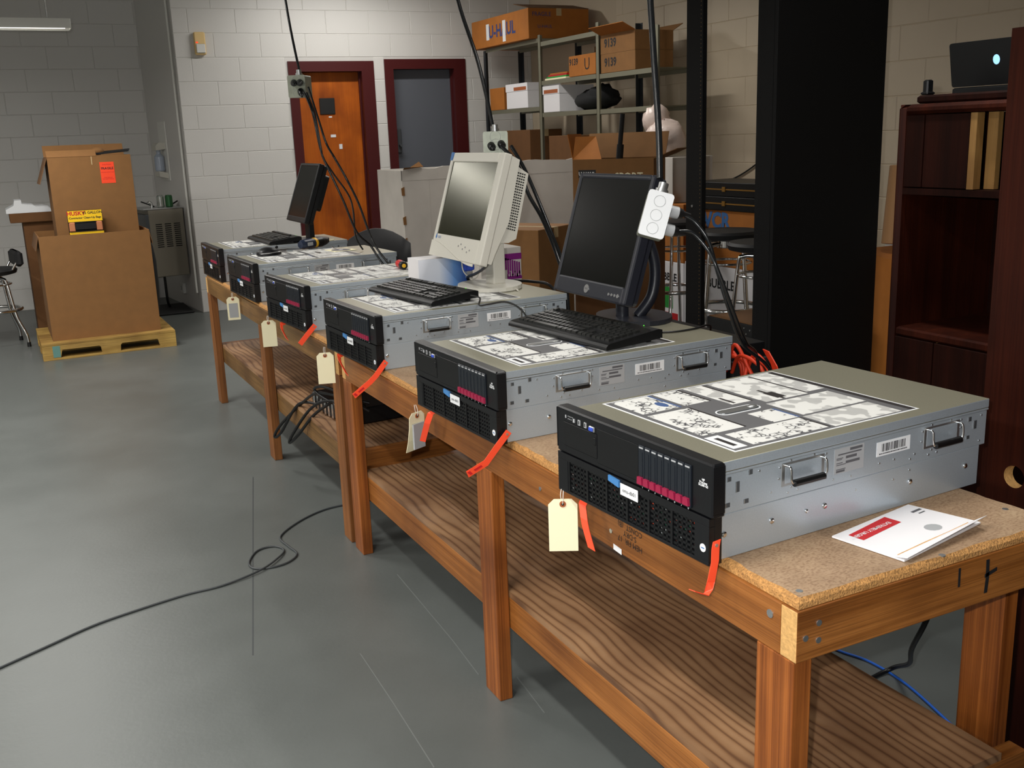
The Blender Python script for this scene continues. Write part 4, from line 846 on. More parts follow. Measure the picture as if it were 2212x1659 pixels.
# ================================================================== LEFT: PALLET, BOXES, STOOL, DRINKING FOUNTAIN
pa = thing('pallet', 'pale wooden pallet with a notched front under the stacked boxes', 'pallet', (-.41, 6.90, 0), R(.5))
for k in range(5): MB().box(-.47, .47, .0+k*.165, .15+k*.165, .109, .125).build('deck_board', 'pallet_wood', pa, .002)
for yy in (.0, .36, .74):
    poly = [(-.47, .016), (-.35, .016), (-.34, .06), (-.335, .072), (-.08, .072), (-.07, .06), (-.065, .016), (.065, .016), (.07, .06), (.08, .072), (.335, .072), (.34, .06), (.35, .016), (.47, .016), (.47, .1085), (-.47, .1085)]
    MB().prism([(z, x) for x, z in poly], 'y', yy+.001, yy+.04).build('stringer', 'pallet_wood', pa)
for k in range(3): MB().box(-.47, .47, .0+k*.34, .12+k*.34, 0, .0155).build('bottom_board', 'pallet_wood', pa, .002)
m = MB().box(-.40, -.35, -.0006, .001, .02, .104); m.build('paint_mark', 'teal_paint', pa)
def carton(name, label, loc, rz, w, d, h, material='cardboard', group=None, th=.006, lean=0.):
    """open carton: four walls and a floor; w along x, d along y"""
    o = thing(name, label, 'box', loc, rz, group)
    m = MB().box(0, w, 0, d, 0, th).box(0, w, 0, th, th, h).box(0, w, d-th, d, th, h).box(0, th, th, d-th, th, h).box(w-th, w, th, d-th, th, h)
    m.build('carton_walls', material, o); return o
def flap(o, p0, p1, out, up, ln, material):
    p0, p1, e = Vector(p0), Vector(p1), (Vector(out)*math.cos(up)+Vector((0, 0, 1))*math.sin(up))*ln
    t = Vector((0, 0, .004)); q = [p0, p1, p1+e, p0+e]; nn = (p1-p0).cross(e).normalized()*.004
    MB().add(q+[p+nn for p in q], [(0,1,2,3),(7,6,5,4),(0,4,5,1),(1,5,6,2),(2,6,7,3),(3,7,4,0)]).build('flap', material, o)
def closed_carton(name, label, loc, rz, w, d, h, material='cardboard', group=None, tape='tape_clear'):
    o = thing(name, label, 'box', loc, rz, group); MB().box(0, w, 0, d, 0, h).build('carton_body', material, o, .004)
    if tape:
        MB().box(w/2-.025, w/2+.025, -.0012, d+.0012, h-.06, h+.0008).build('tape', tape, o)
    return o
bb = carton('cardboard_box', 'large open brown box standing on the pallet', (-.795, 6.99, .1255), R(.5), .765, .62, .765)
flap(bb, (.0, 0, .76), (0, .6, .76), (-1, 0, 0), R(-75), .1, 'cardboard_inner'); flap(bb, (.765, 0, .76), (.765, .6, .76), (1, 0, 0), R(-80), .1, 'cardboard_inner')
ub = carton('cardboard_box', 'tall brown box with an orange warning label, set inside the larger box', (-.655, 7.2, .16), R(.5), .58, .38, 1.285)
flap(ub, (0, .38, 1.28), (.58, .38, 1.28), (0, 1, 0), R(60), .10, 'cardboard'); flap(ub, (0, 0, 1.28), (0, .38, 1.28), (-1, 0, 0), R(-70), .2, 'cardboard_inner'); flap(ub, (.0, 0., 1.28), (.34, .0, 1.28), (0, 1, 0), R(35), .08, 'cardboard')
fl_ = MB().box(.355, .455, -.0012, 0, 1.08, 1.235).build('warning_label', 'fragile_orange', ub)
text_part('FRAGILE', .0235, 'ink', fl_, XZ((.405, -.0018, 1.188)), bold=.0006); text_part('HANDLE WITH CARE', .0095, 'red_print', fl_, XZ((.405, -.0018, 1.16))); text_part('THIS SIDE UP\nDO NOT STACK', .0105, 'red_print', fl_, XZ((.405, -.0018, 1.115))); text_part('CAUTION', .014, 'red_print', fl_, XZ((.405, -.0018, 1.216)))
MB().box(.30, .306, -.0008, 0, 1.22, 1.28).build('tape', 'tape_clear', ub)
bg = thing('garbage_bag_pack', 'yellow and black pack of contractor bags propped against the tall box', 'pack', (-.575, 7.09, .86), R(.5))
MB().box(0, .236, 0, .07, 0, .195).build('pack_body', 'black_plastic', bg, .006)
hp = MB().box(0, .236, -.0008, 0, .115, .195).box(0, .236, -.0008, 0, .0, .04).build('pack_label', 'husky_yellow', bg)
text_part('HUSKY', .04, 'red_print', hp, XZ((.058, -.0014, .175)), bold=.0012); text_part('45 GALLON', .026, 'ink', hp, XZ((.172, -.0014, .177)), bold=.0006); text_part('Contractor Clean-Up Bags', .0205, 'ink', hp, XZ((.118, -.0014, .142)), bold=.0005)
MB().cham(.04, .19, -.012, .002, .052, .108, .01).build('bag_roll', 'rubber_sheen', hp); 
for x in (.002, .19): MB().cham(x, x+.042, -.009, .001, .045, .112, .008).build('hand_picture', 'skin_print', hp)
bt = thing('black_tray', 'flat black tray lying on the open flaps of the tall box', 'tray', (-.24, 7.37, 1.446), R(3)); MB().add([(-.12, -.09, 0), (.16, -.09, .02), (.2, .09, .035), (-.12, .09, 0), (-.12, -.09, .012), (.16, -.09, .03), (.2, .09, .042), (-.12, .09, .02)], [(3,2,1,0),(4,5,6,7),(0,1,5,4),(1,2,6,5),(2,3,7,6),(3,0,4,7)]).build('tray_body', 'black_matte', bt); MB().blob((-.05, .0, .03), .05, .05, .03, 12, 8).build('brown_bundle', 'cardboard', bt)
k1 = closed_carton('cardboard_box', 'taped brown box behind the pallet by the alcove wall', (-.86, 8.02, .0), 0, .6, .5, .94, 'cardboard_dark')
k2 = closed_carton('shipping_tray', 'shallow brown tray box on the box behind the pallet', (-.95, 7.98, .941), 0, .62, .46, .075, 'cardboard_dark', None, None)
fw_ = thing('foam_block', 'white molded foam piece on the shallow tray box', 'foam', (-.95, 7.98, 1.0168), 0)
MB().prism([(.0, -.02), (.0, .32), (.035, .3), (.045, .26), (.045, .2), (.06, .18), (.07, .1), (.1, .1), (.1, .05), (.06, .04), (.03, -.02)][::-1], 'y', .0, .3).build('foam_body', 'foam_white', fw_); fw_.rotation_euler = (0, 0, 0)
def make_stool(label, loc, rz, seat_z, back=True, group='chrome bar stools', fz=.29):
    o = thing('bar_stool', label, 'stool', loc, rz, group)
    MB().lathe([(.001, seat_z-.05), (.15, seat_z-.05), (.19, seat_z-.04), (.2, seat_z-.015), (.185, seat_z), (.001, seat_z+.008)], n=24).build('seat', 'soft_black', o)
    MB().lathe([(.001, seat_z-.1), (.055, seat_z-.1), (.06, seat_z-.095), (.06, seat_z-.053), (.001, seat_z-.052)], n=20).build('swivel', 'chrome', o)
    for k in range(4):
        a = R(45+90*k); c, s = math.cos(a), math.sin(a)
        lg = MB().tube([(.04*c, .04*s, seat_z-.078), (.11*c, .11*s, seat_z-.08), (.135*c, .135*s, seat_z-.12), (.165*c, .165*s, fz+.02), (.185*c, .185*s, fz-.07), (.24*c, .24*s, .10), (.25*c, .25*s, .03)], .0115, 8).build('leg', 'chrome', o)
        MB().cyl((.25*c, .25*s, 0), (.25*c, .25*s, .035), .016, 10, .014).build('foot_cap', 'rubber_black', lg)
    MB().tube([(.19*math.cos(k*.3142), .19*math.sin(k*.3142), fz) for k in range(20)], .0125, 8, closed=True, sub=2).build('foot_ring', 'chrome', o)
    MB().tube([(.14*math.cos(k*.3142), .14*math.sin(k*.3142), (fz+seat_z)/2+.04) for k in range(20)], .007, 8, closed=True, sub=2).build('brace_ring', 'chrome', o)
    if back:
        MB().tube([(.14, -.12, seat_z-.02), (.2, -.12, seat_z+.08), (.2, .12, seat_z+.08), (.14, .12, seat_z-.02)], .009, 8).build('back_rod', 'chrome', o)
        MB().cham(.17, .23, -.16, .16, seat_z+.01, seat_z+.13, .02).build('backrest', 'soft_black', o)
    return o
make_stool('black padded chrome bar stool at the left edge before the alcove', (-1.15, 7.78, 0), R(8), .615, True)
# drinking fountain in the alcove
df = thing('drinking_fountain', 'grey drinking fountain with louvred side, mounted on the alcove return wall', 'fountain', (.178, 8.63, 0), R(7.4))
MB().box(.0, .315, 0, .42, .33, .94).build('cabinet', 'cooler_grey', df, .006)
MB().prism([(-.004, .62), (.424, .62), (.424, .9), (-.004, .9)], 'x', -.03, .0).build('front_apron', 'steel_dark', df, .003)
for c in range(3):
    for r in range(12): MB().box(.055+c*.082, .112+c*.082, -.0015, .001, .60+r*.0185, .608+r*.0185).build('louvre', 'hole_black', df)
MB().box(-.04, .318, -.006, .426, .941, .953).build('basin_top', 'zinc', df, .003)
MB().tube([(.06, .08, .953), (.06, .07, .99), (.04, .06, 1.01), (.02, .06, 1.0)], .01, 8).build('spout', 'chrome', df)
MB().tube([(.12, .15, .33), (.125, .16, .1), (.15, .2, .025)], .012, 8).build('drain_pipe', 'rubber_black', df)
for i, (x, y, mt, lab) in enumerate([(.13, .06, 'can_silver', 'small silver drinks can on the drinking fountain'), (.205, .05, 'can_green', 'green and silver drinks can on the drinking fountain')]):
    c = thing('drinks_can', lab, 'can', (.178+x, 8.66+y, .954), 0, 'cans on the drinking fountain')
    MB().lathe([(.001, 0), (.027, 0), (.033, .008), (.033, .095), (.027, .108), (.001, .108)], n=18).build('can_body', mt, c); MB().lathe([(.027, .108), (.028, .111), (.025, .111), (.024, .108)], n=18).build('can_rim', 'chrome', c)
tag(MB().cyl((.14, 8.7, 1.015), (.26, 8.8, .962), .006, 8).build('black_rod', 'black_matte'), 'thin black rod lying over the left of the fountain top', 'rod')
tag(MB().cyl((.38, 8.72, .962), (.47, 8.8, 1.0), .007, 8).build('black_rod', 'black_matte'), 'thin black rod lying over the right of the fountain top', 'rod')
mt_ = tag(MB().cham(.0, .46, 8.45, 9.05, .0005, .02, .006).build('floor_mat', 'black_matte'), 'black rubber mat on the floor under the drinking fountain', 'mat')
tag(MB().blob((.03, 7.98, .42), .09, .16, .42, 12, 10, jit=.05).build('black_bag', 'cloth_black'), 'black bag slumped behind the right side of the pallet boxes', 'bag')
def on_return(t, z, out=0.):   # point on the return wall, t from the alcove corner toward the room
    return RP + RU*t + Vector((-RU.y, RU.x, 0))*(-out)
ey_ = thing('eye_wash_station', 'wall mounted eye wash station with a clear bottle on the alcove return', 'eye wash'); ey_.matrix_world = frame(on_return(RL*.42, 0), RU, (-RU.y, RU.x, 0))
MB().box(-.13, .13, -.012, -.001, 1.18, 1.72).build('backboard', 'lamp_housing', ey_, .002)
MB().prism([(-.1, 1.46), (-.012, 1.47), (-.012, 1.53), (-.07, 1.53), (-.1, 1.5)], 'x', -.08, .08).build('holder_top', 'cream_plastic', ey_, .003) ; MB().prism([(-.09, 1.22), (-.012, 1.2), (-.012, 1.25), (-.09, 1.27)], 'x', -.08, .08).build('holder_base', 'cream_plastic', ey_, .003)
MB().lathe([(.001, 1.265), (.04, 1.268), (.045, 1.28), (.045, 1.4), (.02, 1.43), (.02, 1.46)], (0, -.06, 0), 16).build('bottle', 'bottle_clear', ey_)
wo = thing('wall_outlet', 'white outlet plate low on the alcove return wall', 'outlet'); wo.matrix_world = frame(on_return(RL*.55, 0), RU, (-RU.y, RU.x, 0))
MB().cham(-.05, .05, -.03, -.001, .12, .22, .004).build('outlet_box', 'lamp_housing', wo); MB().box(-.015, .015, -.032, -.029, .15, .19).build('socket', 'label_grey', wo)

# ================================================================== BACK RIGHT: CARTONS AND SHELVING
gy = carton('white_carton', 'huge stained white carton with tattered edges behind the cream monitor', (1.49, 5.6, 0), 0, 1.37, .5, 1.27, 'white_carton', None, .012)
rnd = random.Random(2); m = MB()
top = [(0, 1.27)] + [(.0+1.37*k/22, 1.275+rnd.uniform(-.004, .012)+.018*k/22) for k in range(1, 22)] + [(1.37, 1.30)]
m.prism([(z, x) for x, z in (top+[(1.37, 1.2), (0, 1.2)])][::-1], 'y', -.001, .012); m.build('torn_rim', 'white_carton', gy)
for z in (.55, .75, .9, 1.1): MB().prism([(z, -.006), (z+.05, -.009), (z+.06, .012), (z, .014)], 'y', -.004, .004).build('torn_corner', 'cardboard', gy)
MB().add([(.01, .0, 1.275), (.16, -.01, 1.29), (.01, -.03, 1.29), (.14, .02, 1.325), (.06, .03, 1.28)], [(0, 1, 2), (4, 1, 3), (0, 4, 1)]).build('torn_strip', 'cardboard', gy)
MB().box(.2, .2025, -.001, 0, .3, 1.2).build('fold_line', 'white_carton', gy)
def face_carton(name, label, L, Rr, z0, z1, depth, material, open_top=False, group=None):
    """carton whose front runs from L to Rr, going depth away behind it; returns its root and the local front frame"""
    L, Rr = Vector((L[0], L[1], 0)), Vector((Rr[0], Rr[1], 0)); w = (Rr-L).length; a = math.atan2(Rr.y-L.y, Rr.x-L.x)
    f_ = carton if open_top else closed_carton
    return f_(name, label, (L.x, L.y, z0), a, w, depth, z1-z0, material, group), w
GB = 'brown cartons behind the benches'
c0, w = face_carton('cardboard_box', 'plain brown box under the open moving box', (2.27, 4.6), (2.58, 4.15), 0, .915, .2, 'cardboard_dark', False, GB)
uh, w = face_carton('moving_box', 'open orange brown moving box with raised flaps beside the shelving', (2.27, 4.6), (2.58, 4.15), .917, 1.315, .2, 'cardboard', True, GB)
h = .398
flap(uh, (0, 0, h), (0, .2, h), (-1, 0, 0), R(78), .16, 'cardboard_orange'); flap(uh, (0, .2, h), (w, .2, h), (0, 1, 0), R(65), .17, 'cardboard'); flap(uh, (w, 0, h), (w, .2, h), (1, 0, 0), R(20), .16, 'cardboard')
MB().add([(0, 0, h), (.0, .0, h+.01), (.2, .0, h), (.12, .1, h+.14), (.0, .05, h+.14)], [(0, 2, 3, 4)]).build('bent_flap', 'cardboard_orange', uh)
mk = MB().box(.04, .16, -.001, 0, h-.115, h-.065).build('name_panel', 'ink', uh); text_part('U-HAUL', .032, 'label_white', mk, XZ((.1, -.0016, h-.09)), bold=.0008)
text_part('SPORT', .062, 'manila', uh, XZ((w*.7, -.0012, h-.11)), bold=.001)
bx = closed_carton('cardboard_box', 'brown box with a taped top in front of the white carton', (1.70, 4.02, 0), R(32), .42, .42, .95, 'cardboard', GB)
pw = closed_carton('white_carton', 'small white carton with purple splashes behind the cream monitor', (1.0, 3.3, 0), 0, .22, .2, .955, 'white_carton', None, None)
m = MB()
for k in range(7): m.box(.13+k*.012, .139+k*.012, -.001, 0, .86-(.03 if k % 2 else .012)-.004*k, .905-.004*k)
m.box(.13, .22, -.001, 0, .895, .925).box(.14, .22, -.001, 0, .80, .815)
for k in range(6): m.box(.14+k*.013, .147+k*.013, -.001, 0, .812, .826+(.012 if k % 2 else 0))
m.build('purple_print', 'purple_print', pw, stuff=True)
oc = thing('office_chair', 'black office chair back showing behind the far servers', 'chair', (1.1, 5.1, 0), R(-20))
m = MB(); n = 8; v = []
for i in range(n+1):
    t = -1+2*i/n; x = .22*t; y = .06*(1-t*t)
    for z, k in ((.55, 0), (.93-.10*t*t, 0)): v.append((x, y, z))
    for z in (.93-.10*t*t, .55): v.append((x, y+.04, z))
m.add(v, [(i*4+k, i*4+(k+1) % 4, i*4+4+(k+1) % 4, i*4+4+k) for i in range(n) for k in range(4)]+[(0, 1, 2, 3), (n*4+3, n*4+2, n*4+1, n*4)], 0, True); m.build('backrest', 'soft_black', oc)
MB().cham(-.23, .23, -.44, .0, .43, .5, .02).build('seat', 'soft_black', oc); MB().cyl((0, -.22, .08), (0, -.22, .43), .028, 12).build('gas_post', 'black_plastic', oc)
MB().tube([(0, -.1, .45), (0, .1, .46), (0, .12, .6)], .014, 8).build('back_bar', 'black_plastic', oc)
for k in range(5):
    a = R(72*k); lg = MB().tube([(0, -.22, .09), (.15*math.cos(a), -.22+.15*math.sin(a), .085), (.28*math.cos(a), -.22+.28*math.sin(a), .06)], .016, 8).build('leg', 'black_plastic', oc)
    MB().cyl((.28*math.cos(a)-.012, -.22+.28*math.sin(a), .027), (.28*math.cos(a)+.012, -.22+.28*math.sin(a), .027), .027, 12).build('caster', 'rubber_black', lg)

SX0, SX1 = 3.3, 3.66
PY = [8.02, 6.93, 5.98, 5.18]
su = thing('shelving_unit', 'grey slotted steel shelving loaded with boxes along the right wall', 'shelving', (SX0, 5.18, 0))
L0 = lambda x, y, z: (x-SX0, y-5.18, z)
def angle_post(x, y, z, sx, material):
    m = MB(); a, b = x-SX0, y-5.18; t = .004; q = .042
    m.box(min(a, a+sx*q), max(a, a+sx*q), b-t, b, 0, z).box(min(a, a+sx*t), max(a, a+sx*t), b-q, b, 0, z); m.build('post', material, su)
for i, y in enumerate(PY):
    angle_post(SX0-.004, y, (2.26, 2.3, 2.3, 2.2)[i], 1, 'shelf_steel_dark' if i == 0 else 'shelf_steel')
    if i < 3: angle_post(SX1+.046, y, (2.26, 2.3, 2.3, 2.2)[i], -1, 'shelf_steel_dark')
def shelf(y0, y1, z): 
    a, b = y0-5.18+.004, y1-5.18-.046; MB().box(0, SX1-SX0, a, b, z-.006, z).box(0, .003, a, b, z-.035, z-.006).box(SX1-SX0-.003, SX1-SX0, a, b, z-.035, z-.006).build('shelf', 'shelf_steel', su)
for b_, lev in (((6.93, 8.02), (2.275, 1.71, 1.12)), ((5.98, 6.93), (2.24, 1.92, 1.655, 1.1)), ((5.18, 5.98), (1.915, 1.65, 1.1))):
    for z in lev: shelf(b_[0], b_[1], z)
GS = 'boxes on the steel shelving'
tb = closed_carton('moving_box', 'long orange moving box across the top shelf', (3.24, 6.98, 2.277), 0, .6, 1.16, .25, 'cardboard_orange', GS)
text_part('U-HAUL', .15, 'navy_print', tb, frame((-.0012, .52, .12), (0, -1, 0), (0, 0, 1)), bold=.004); MB().box(-.0016, 0, .44, .50, .02, .2).build('tape', 'label_white', tb); MB().box(-.0016, 0, .78, .84, .06, .2).build('tape', 'label_white', tb)
text_part('FRAGILE', .05, 'navy_print', tb, XZ((.13, -.0012, .2))); text_part('U-HAUL', .04, 'navy_print', tb, XZ((.16, -.0012, .1)))
flap(tb, (.0, .0, .25), (.6, 0, .25), (0, 1, 0), R(12), .28, 'cardboard_inner')
yb = closed_carton('cardboard_box', 'small bright orange box on the second shelf', (3.30, 5.99, 1.922), 0, .24, .42, .16, 'cardboard_orange', GS, None)
text_part('9139', .07, 'ink', yb, frame((-.0012, .34, .11), (0, -1, 0), (0, 0, 1)), bold=.002); text_part('U', .13, 'ink', yb, frame((-.0012, .13, .08), (0, -1, 0), (0, 0, 1)))
k_ = closed_carton('cardboard_box', 'brown box behind the small bright orange box', (3.545, 5.99, 1.922), 0, .11, .42, .24, 'cardboard', GS, None)
ka = closed_carton('cardboard_box', 'lower brown numbered box at the right of the second shelf', (3.31, 5.45, 1.917), 0, .34, .48, .14, 'cardboard', GS, None)
kb_ = carton('cardboard_box', 'upper brown numbered box with open flaps on the second shelf', (3.31, 5.45, 2.0575), 0, .34, .48, .14, 'cardboard', GS)
for o in (ka, kb_): text_part('9139', .085, 'ink', o, frame((-.0012, .34, .075), (0, -1, 0), (0, 0, 1)), bold=.003)
flap(kb_, (0, 0, .14), (0, .48, .14), (-1, 0, 0), R(25), .12, 'cardboard_orange'); flap(kb_, (.34, 0, .14), (.34, .48, .14), (1, 0, 0), R(30), .1, 'cardboard')
for i in range(4): 
    o = tag(MB().box(3.31+.01*i, 3.52+.008*i, 6.48+.01*i, 6.84-.012*i, 1.921+.014*i, 1.934+.014*i).build('magazine', ('manila', 'green_print', 'red_print', 'cardboard_orange')[i]), ('cream', 'green', 'red', 'orange')[i]+' magazine in the pile on the second shelf', 'magazine', 'magazines on the shelf')
closed_carton('cardboard_box', 'small brown box at the far end of the third shelf', (3.30, 7.62, 1.7105), 0, .26, .3, .2, 'cardboard_orange', GS)
for i, (y, lab) in enumerate(((7.15, 'left white file box with a brown stripe on the third shelf'), (6.78, 'right white file box with a brown stripe on the third shelf'))):
    o = closed_carton('file_box', lab, (3.30, y if i == 0 else 6.58, 1.7105 if i == 0 else 1.6565), 0, .33, .42 if i == 0 else .28, .21, 'white_paper', GS, None)
    MB().box(-.004, .334, -.004, (.42 if i == 0 else .28)+.004, .15, .216).build('box_lid', 'white_paper', o); MB().box(-.0052, -.004, .02, .26, .155, .185).build('stripe', 'manila_ring', o)
tag(MB().blob((3.48, 6.27, 1.735), .15, .26, .078, 16, 10, jit=.1).blob((3.46, 6.15, 1.76), .12, .14, .09, 12, 8, jit=.14, seed=8).blob((3.5, 6.42, 1.74), .12, .12, .08, 12, 8, jit=.14, seed=9).build('black_bag', 'cloth_black'), 'crumpled black bag on the third shelf', 'bag')
closed_carton('cardboard_box', 'dark brown box low on the far end of the shelving', (3.31, 7.15, 1.1205), 0, .33, .6, .4, 'cardboard_dark', GS)
closed_carton('cardboard_box', 'dark brown box low behind the white carton rim', (3.31, 6.3, 1.1005), 0, .33, .5, .36, 'cardboard_dark', GS)
tag(MB().cyl((2.46, 4.42, .928), (2.52, 4.40, 1.585), .015, 10).cyl((2.49, 4.41, 1.2), (2.505, 4.405, 1.4), .022, 10).build('black_bar', 'black_matte'), 'slanting black bar standing in the open moving box', 'bar')
sa = closed_carton('white_carton', 'white carton with red and green print at the foot of the wall stack', (3.13, 4.6, 0), 0, .4, .53, .58, 'white_paper', None, None)
text_part('VIRO-BUBBLE', .075, 'ink', sa, frame((-.0012, .3, .47), (0, -1, 0), (0, 0, 1)), bold=.002)
MB().box(-.0014, 0, .12, .36, .25, .40).build('green_panel', 'green_print', sa); MB().box(-.0014, 0, .06, .36, .0, .22).build('red_panel', 'red_print', sa)
text_part('AIR\nCUSHION\nROLL', .06, 'label_white', sa, frame((-.002, .22, .11), (0, -1, 0), (0, 0, 1)), space=.8)
sb = closed_carton('white_carton', 'second white printed carton behind the chrome stools', (3.13, 3.8, 0), 0, .4, .78, .6, 'white_paper', None, None)
text_part('VIRO-BUBBLE', .085, 'ink', sb, frame((-.0012, .5, .48), (0, -1, 0), (0, 0, 1)), bold=.002); MB().box(-.0014, 0, .48, .7, .0, .16).build('red_panel', 'red_print', sb); MB().prism([(.56, .16), (.6, .16), (.62, .26), (.58, .22), (.54, .26)], 'x', -.0014, 0).build('green_panel', 'green_print', sb)
b3 = closed_carton('cardboard_box', 'brown box with a white label above the printed cartons', (3.13, 4.6, .581), 0, .4, .53, .4, 'cardboard_orange', GB, None)
MB().box(-.0014, 0, .02, .12, .27, .37).build('white_label', 'label_white', b3); text_part('ARIST', .03, 'ink', b3, frame((-.002, .07, .33), (0, -1, 0), (0, 0, 1)))
b4 = closed_carton('cardboard_box', 'brown box with blue marker letters above the printed cartons', (3.13, 3.82, .601), 0, .4, .75, .36, 'cardboard_orange', GB, None)
text_part('VCR', .14, 'blue_print', b4, frame((-.0012, .42, .29), (0, -1, 0), (0, 0, 1)), bold=.006)
for i, (z, lab) in enumerate(((.9615, 'lower black flat case with a gold edge'), (1.0515, 'upper black flat case with a gold edge'))):
    o = thing('flat_case', lab, 'case', (3.12, 3.84, z), 0, 'black cases on the box stack'); MB().box(0, .38, 0, .7, 0, .088).build('case_body', 'black_plastic', o, .004); MB().box(-.002, 0, .0, .7, .04, .048).build('edge_trim', 'gold_trim', o); MB().box(-.006, 0, .3, .33, .03, .06).build('latch', 'gold_trim', o)
wcn = closed_carton('white_carton', 'plain white carton under the plastic wrapped bundle', (3.14, 4.74, .982), 0, .34, .38, .31, 'white_carton', None, None)
wrp = tag(MB().blob((3.23, 4.96, 1.42), .13, .16, .125, 14, 10, jit=.12, seed=3).blob((3.22, 5.05, 1.55), .1, .1, .1, 12, 8, jit=.15, seed=5).build('wrapped_bundle', 'plastic_wrap'), 'bundle wrapped in wrinkled pinkish clear plastic beside the shelving', 'bundle')
GT = 'chrome bar stools'
make_stool('chrome bar stool left of the black rack post', (2.92, 4.40, 0), R(0), .9, False, GT, .45)
make_stool('chrome bar stool seen through the middle of the black rack', (2.74, 3.64, 0), R(50), .9, False, GT, .45)
make_stool('chrome bar stool seen through the right of the black rack', (2.62, 3.17, 0), R(5), .88, False, GT, .44)
cable('wall_cable', [(3.935, 5.3, 1.04), (3.935, 5.0, 1.13), (3.935, 4.75, 1.25), (3.935, 4.5, 1.4), (3.935, 4.4, 1.6)], .006, 'rubber_black', 'thin black cable slanting across the cream wall', 'cable')

# ================================================================== BLACK RACK AND NETWORK GEAR
rk = thing('equipment_rack', 'tall black equipment rack with a closed side panel behind the benches', 'rack', (1.87, 2.24, 0))
RWd, RDp, RH = .61, .60, 2.12
for (x, y, w, d) in ((0, RWd-.12, .09, .12), (0, .0, .09, .12), (RDp-.06, RWd-.06, .06, .06), (RDp-.06, 0.021, .06, .06)):
    MB().box(x, x+w*.25, y+(.0 if y > .3 else .021), y+d, .05, RH-.05).box(x+w*.25, x+w, y+d-.012 if y > .3 else y+.021, y+d if y > .3 else y+.033, .05, RH-.05).build('post', 'rack_black', rk)
    if x == 0:
        m = MB(); yy = y+.012 if y > .3 else y+d-.022
        for k in range(110): m.box(-.0008, .0, yy, yy+.004, .1+k*.0178, .1045+k*.0178)
        m.build('rail_holes', 'hole_brass' if y > .3 else 'hole_black', rk, stuff=True)
MB().box(0, RDp, 0, .02, .0, RH).build('side_panel', 'rack_black', rk, .002)
MB().box(0, RDp, 0.021, RWd, 0, .05).build('base_frame', 'rack_black', rk); MB().box(0, RDp, .021, RWd, RH-.05, RH).build('top_frame', 'rack_black', rk)
MB().cyl((-.001, RWd-.05, 1.13), (-.004, RWd-.05, 1.13), .006, 10).build('bolt', 'zinc', rk)
e1 = thing('rack_equipment', 'dark unit with a brown grey top plate inside the black rack', 'equipment', (1.90, 2.36, .56), 0, 'units in the black rack')
MB().box(0, .5, 0, .36, 0, .058).build('case', 'black_matte', e1, .002); MB().box(.01, .5, .003, .357, .0585, .062).build('top_plate', 'cardboard_inner', e1)
m = MB()
for (y, z) in ((.05, .035), (.09, .04), (.075, .015)): m.cyl((-.002, y, z), (.001, y, z), .004, 8)
m.build('screws', 'zinc', e1, stuff=True)
e2 = thing('rack_equipment', 'grey fronted unit below the plate inside the black rack', 'equipment', (1.905, 2.36, .051), 0, 'units in the black rack'); MB().box(0, .5, 0, .36, 0, .508).build('case', 'steel_dark', e2, .002); MB().box(-.004, 0, .01, .35, .02, .49).build('front_plate', 'steel_dark', e2)
gc = thing('equipment_cabinet', 'low black cabinet behind the second server carrying a network switch', 'cabinet', (.80, 1.16, 0)); MB().box(0, .13, 0, .62, 0, .825).build('cabinet_body', 'black_matte', gc, .003); MB().box(-.002, 0, .01, .61, .1, .8).build('door_panel', 'black_plastic', gc)
nsw = thing('network_switch', 'black network switch with green lights behind the second server', 'switch', (.805, 1.17, .826)); MB().box(0, .12, 0, .6, 0, .044).build('case', 'black_plastic', nsw, .002)
for k in range(13): MB().box(-.001, .0, .03+k*.042, .055+k*.042, .008, .03).build('port', 'hole_black', nsw)
for (y, mt) in ((.42, 'led_green'), (.435, 'led_green'), (.37, 'led_green'), (.22, 'led_amber')): MB().box(-.002, .006, y, y+.008, .036, .0455).build('port_light', mt, nsw)
for k in range(3): cable('patch_cable', [(.81, 1.55+.014*k, .872), (.80, 1.545+.014*k, .892), (.775, 1.54+.014*k, .895), (.762, 1.535+.014*k, .85), (.762, 1.5, .77)], .003, 'cable_yellow', ('left', 'middle', 'right')[k]+' yellow patch cable plugged into the network switch', 'cable', 'patch cables')
rr = random.Random(11)
nm = ['outermost', 'tightest', 'thickest looking', 'lowest', 'highest', 'rearmost', 'frontmost']
for k in range(7):
    x, y = .775+rr.uniform(-.01, .02), 1.0+k*.024
    pts = [(x+.02, y+.1, .8), (x, y+.04, .87+rr.uniform(-.02, .02)), (x+.01, y-.02+rr.uniform(-.02, .02), .84), (x+rr.uniform(-.01, .03), y-.03, .78), (x+.02, y+rr.uniform(-.03, .05), .70), (x+.02, y+.04, .6)]
    cable('orange_cable', pts, .0055, 'cable_orange', 'orange cable in the tangle behind the second server', 'cable', 'orange cable tangle')
closed = tag(MB().ribbon([(.80, 1.02, .885), (.80, .985, .85), (.80, .96, .80), (.81, .97, .74)], (.25, 1, 0), .035, .003).build('orange_sleeve', 'cable_orange'), 'wide orange cable sleeve hanging behind the second server', 'sleeve')

